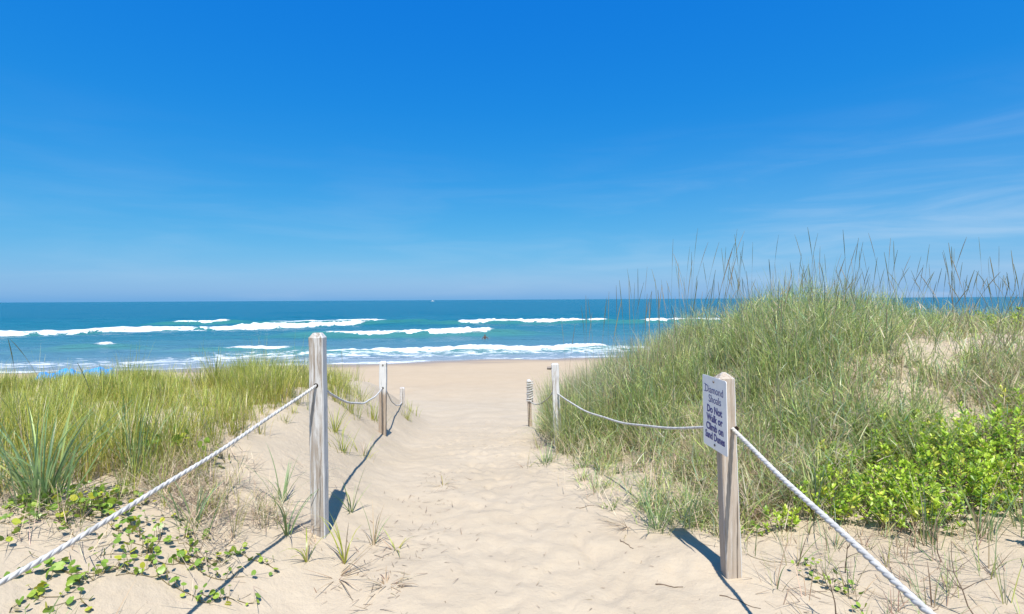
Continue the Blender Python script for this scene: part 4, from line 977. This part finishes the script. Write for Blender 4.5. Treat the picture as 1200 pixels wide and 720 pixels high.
# ------------------------------------------------------------------ far small things
# blue cloth on the beach
nx, ny = 120, 40
u = np.linspace(0, 4.3, nx); v = np.linspace(-0.7, 0.7, ny); UU, VV = np.meshgrid(u, v)
lump = (0.38 + 0.40 * np.clip(0.5 + 0.9 * fbm(UU * 1.1, VV * 0.8, 3, 181), 0, 1.2)) * np.cos(VV / 0.7 * np.pi / 2) ** 0.6 * sst(0, 0.3, UU) * (1 - sst(3.9, 4.3, UU))
ca, sa = math.cos(0.50), math.sin(0.50)
CX = -29.2 + UU * ca - VV * sa; CY = 32.2 + UU * sa + VV * ca
CZ = ground_z(CX.ravel(), CY.ravel()).reshape(CX.shape) + 0.02 + lump + 0.04 * fbm(UU * 5, VV * 5, 2, 185) * (lump > 0.05)
o = mesh_np('beach_cloth', np.stack([CX, CY, CZ], -1).reshape(-1, 3), [grid_faces(nx, ny)], M_cloth)
sm = o.modifiers.new('thickness', 'SOLIDIFY'); sm.thickness = 0.01
tag(o, 'crumpled bright blue cloth lying on the beach beyond the left dune', 'cloth')

# boat on the horizon
bt = empty('motor_boat', (-295, 1960, SEA)); bt.rotation_euler = (0, 0, 0.5)
tag(bt, 'tiny white boat on the horizon left of centre', 'boat')
bm = bmesh.new()
sec = []
for (x_, w_, d_, hgt) in ((-6, 1.7, 0.5, 1.7), (-3, 1.9, 0.7, 1.7), (1, 1.9, 0.7, 1.9), (4.5, 1.2, 0.5, 2.3), (7, 0.05, -0.6, 2.7)):
    sec.append([bm.verts.new(p) for p in ((x_, -w_, hgt), (x_, -w_ * 0.75, 0.1), (x_, 0, -d_), (x_, w_ * 0.75, 0.1), (x_, w_, hgt))])
for a_, b_ in zip(sec[:-1], sec[1:]):
    for i in range(4): bm.faces.new((a_[i], a_[i + 1], b_[i + 1], b_[i]))
    bm.faces.new((a_[4], a_[0], b_[0], b_[4]))
bm.faces.new(sec[0]); from_bm('hull', bm, M_boat, bt)
bm = bmesh.new(); bmesh.ops.create_cube(bm, size=1, matrix=Matrix.Translation((0.2, 0, 3.2)) @ Matrix.Diagonal((4.2, 2.6, 2.8, 1)))
for v_ in bm.verts:
    if v_.co.z > 4: v_.co.x = 0.2 + (v_.co.x - 0.2) * 0.75; v_.co.y *= 0.85
cab = from_bm('cabin', bm, M_boat, bt)
bm = bmesh.new(); bmesh.ops.create_cube(bm, size=1, matrix=Matrix.Translation((0.2, 0, 3.6)) @ Matrix.Diagonal((3.9, 2.58, 0.8, 1))); from_bm('window_band', bm, M_glassd, cab)
bm = bmesh.new(); bmesh.ops.create_cone(bm, cap_ends=True, segments=8, radius1=0.08, radius2=0.05, depth=3, matrix=Matrix.Translation((0, 0, 6.0))); from_bm('mast', bm, M_boat, bt)

# bather standing waist deep in the surf
def person(x, y, zfoot, label):
    J = {'hip': (0, 0, 0.95), 'waist': (0, 0, 1.12), 'chest': (0, .02, 1.36), 'neck': (0, 0, 1.50), 'head': (0, -.02, 1.62), 'top': (0, -.01, 1.76),
         'ls': (-.18, 0, 1.43), 'le': (-.30, -.06, 1.2), 'lh': (-.36, -.20, 1.05), 'lf': (-.37, -.27, 1.0), 'rs': (.18, 0, 1.43), 're': (.34, .02, 1.25), 'rh': (.50, -.05, 1.12), 'rf': (.56, -.08, 1.08),
         'll': (-.11, 0, .90), 'lk': (-.13, -.05, .5), 'la': (-.13, 0, .08), 'lt': (-.13, -.17, .04), 'rl': (.11, 0, .90), 'rk': (.14, -.02, .5), 'ra': (.15, .04, .08), 'rt': (.16, -.13, .04)}
    Rr = dict(hip=.13, waist=.125, chest=.15, neck=.055, head=.095, top=.075, ls=.06, le=.045, lh=.03, lf=.028, rs=.06, re=.045, rh=.03, rf=.028, ll=.09, lk=.06, la=.04, lt=.035, rl=.09, rk=.06, ra=.04, rt=.035)
    Ed = [('hip', 'waist'), ('waist', 'chest'), ('chest', 'neck'), ('neck', 'head'), ('head', 'top'), ('chest', 'ls'), ('ls', 'le'), ('le', 'lh'), ('lh', 'lf'), ('chest', 'rs'), ('rs', 're'), ('re', 'rh'), ('rh', 'rf'), ('hip', 'll'), ('ll', 'lk'), ('lk', 'la'), ('la', 'lt'), ('hip', 'rl'), ('rl', 'rk'), ('rk', 'ra'), ('ra', 'rt')]
    ks = list(J); me = bpy.data.meshes.new('person'); me.from_pydata([J[k] for k in ks], [(ks.index(a), ks.index(b_)) for a, b_ in Ed], [])
    me.materials.append(M_skin)
    o = link(bpy.data.objects.new('person', me)); o.location = (x, y, zfoot)
    md = o.modifiers.new('skin', 'SKIN')
    lay = me.skin_vertices[0] if len(me.skin_vertices) else None
    if lay is None:
        bm = bmesh.new(); bm.from_mesh(me); bm.verts.layers.skin.verify(); bm.to_mesh(me); bm.free(); lay = me.skin_vertices[0]
    for i, k in enumerate(ks):
        lay.data[i].radius = (Rr[k], Rr[k] * (0.75 if k in ('waist', 'chest', 'hip') else 1)); lay.data[i].use_root = (k == 'hip')
    o.modifiers.new('sub', 'SUBSURF').levels = 1; o.modifiers['sub'].render_levels = 1
    tag(o, label, 'person'); return o
person(-3.5, 68.0, SEA - 1.08, 'dark clad person standing waist deep in front of the middle breaker')
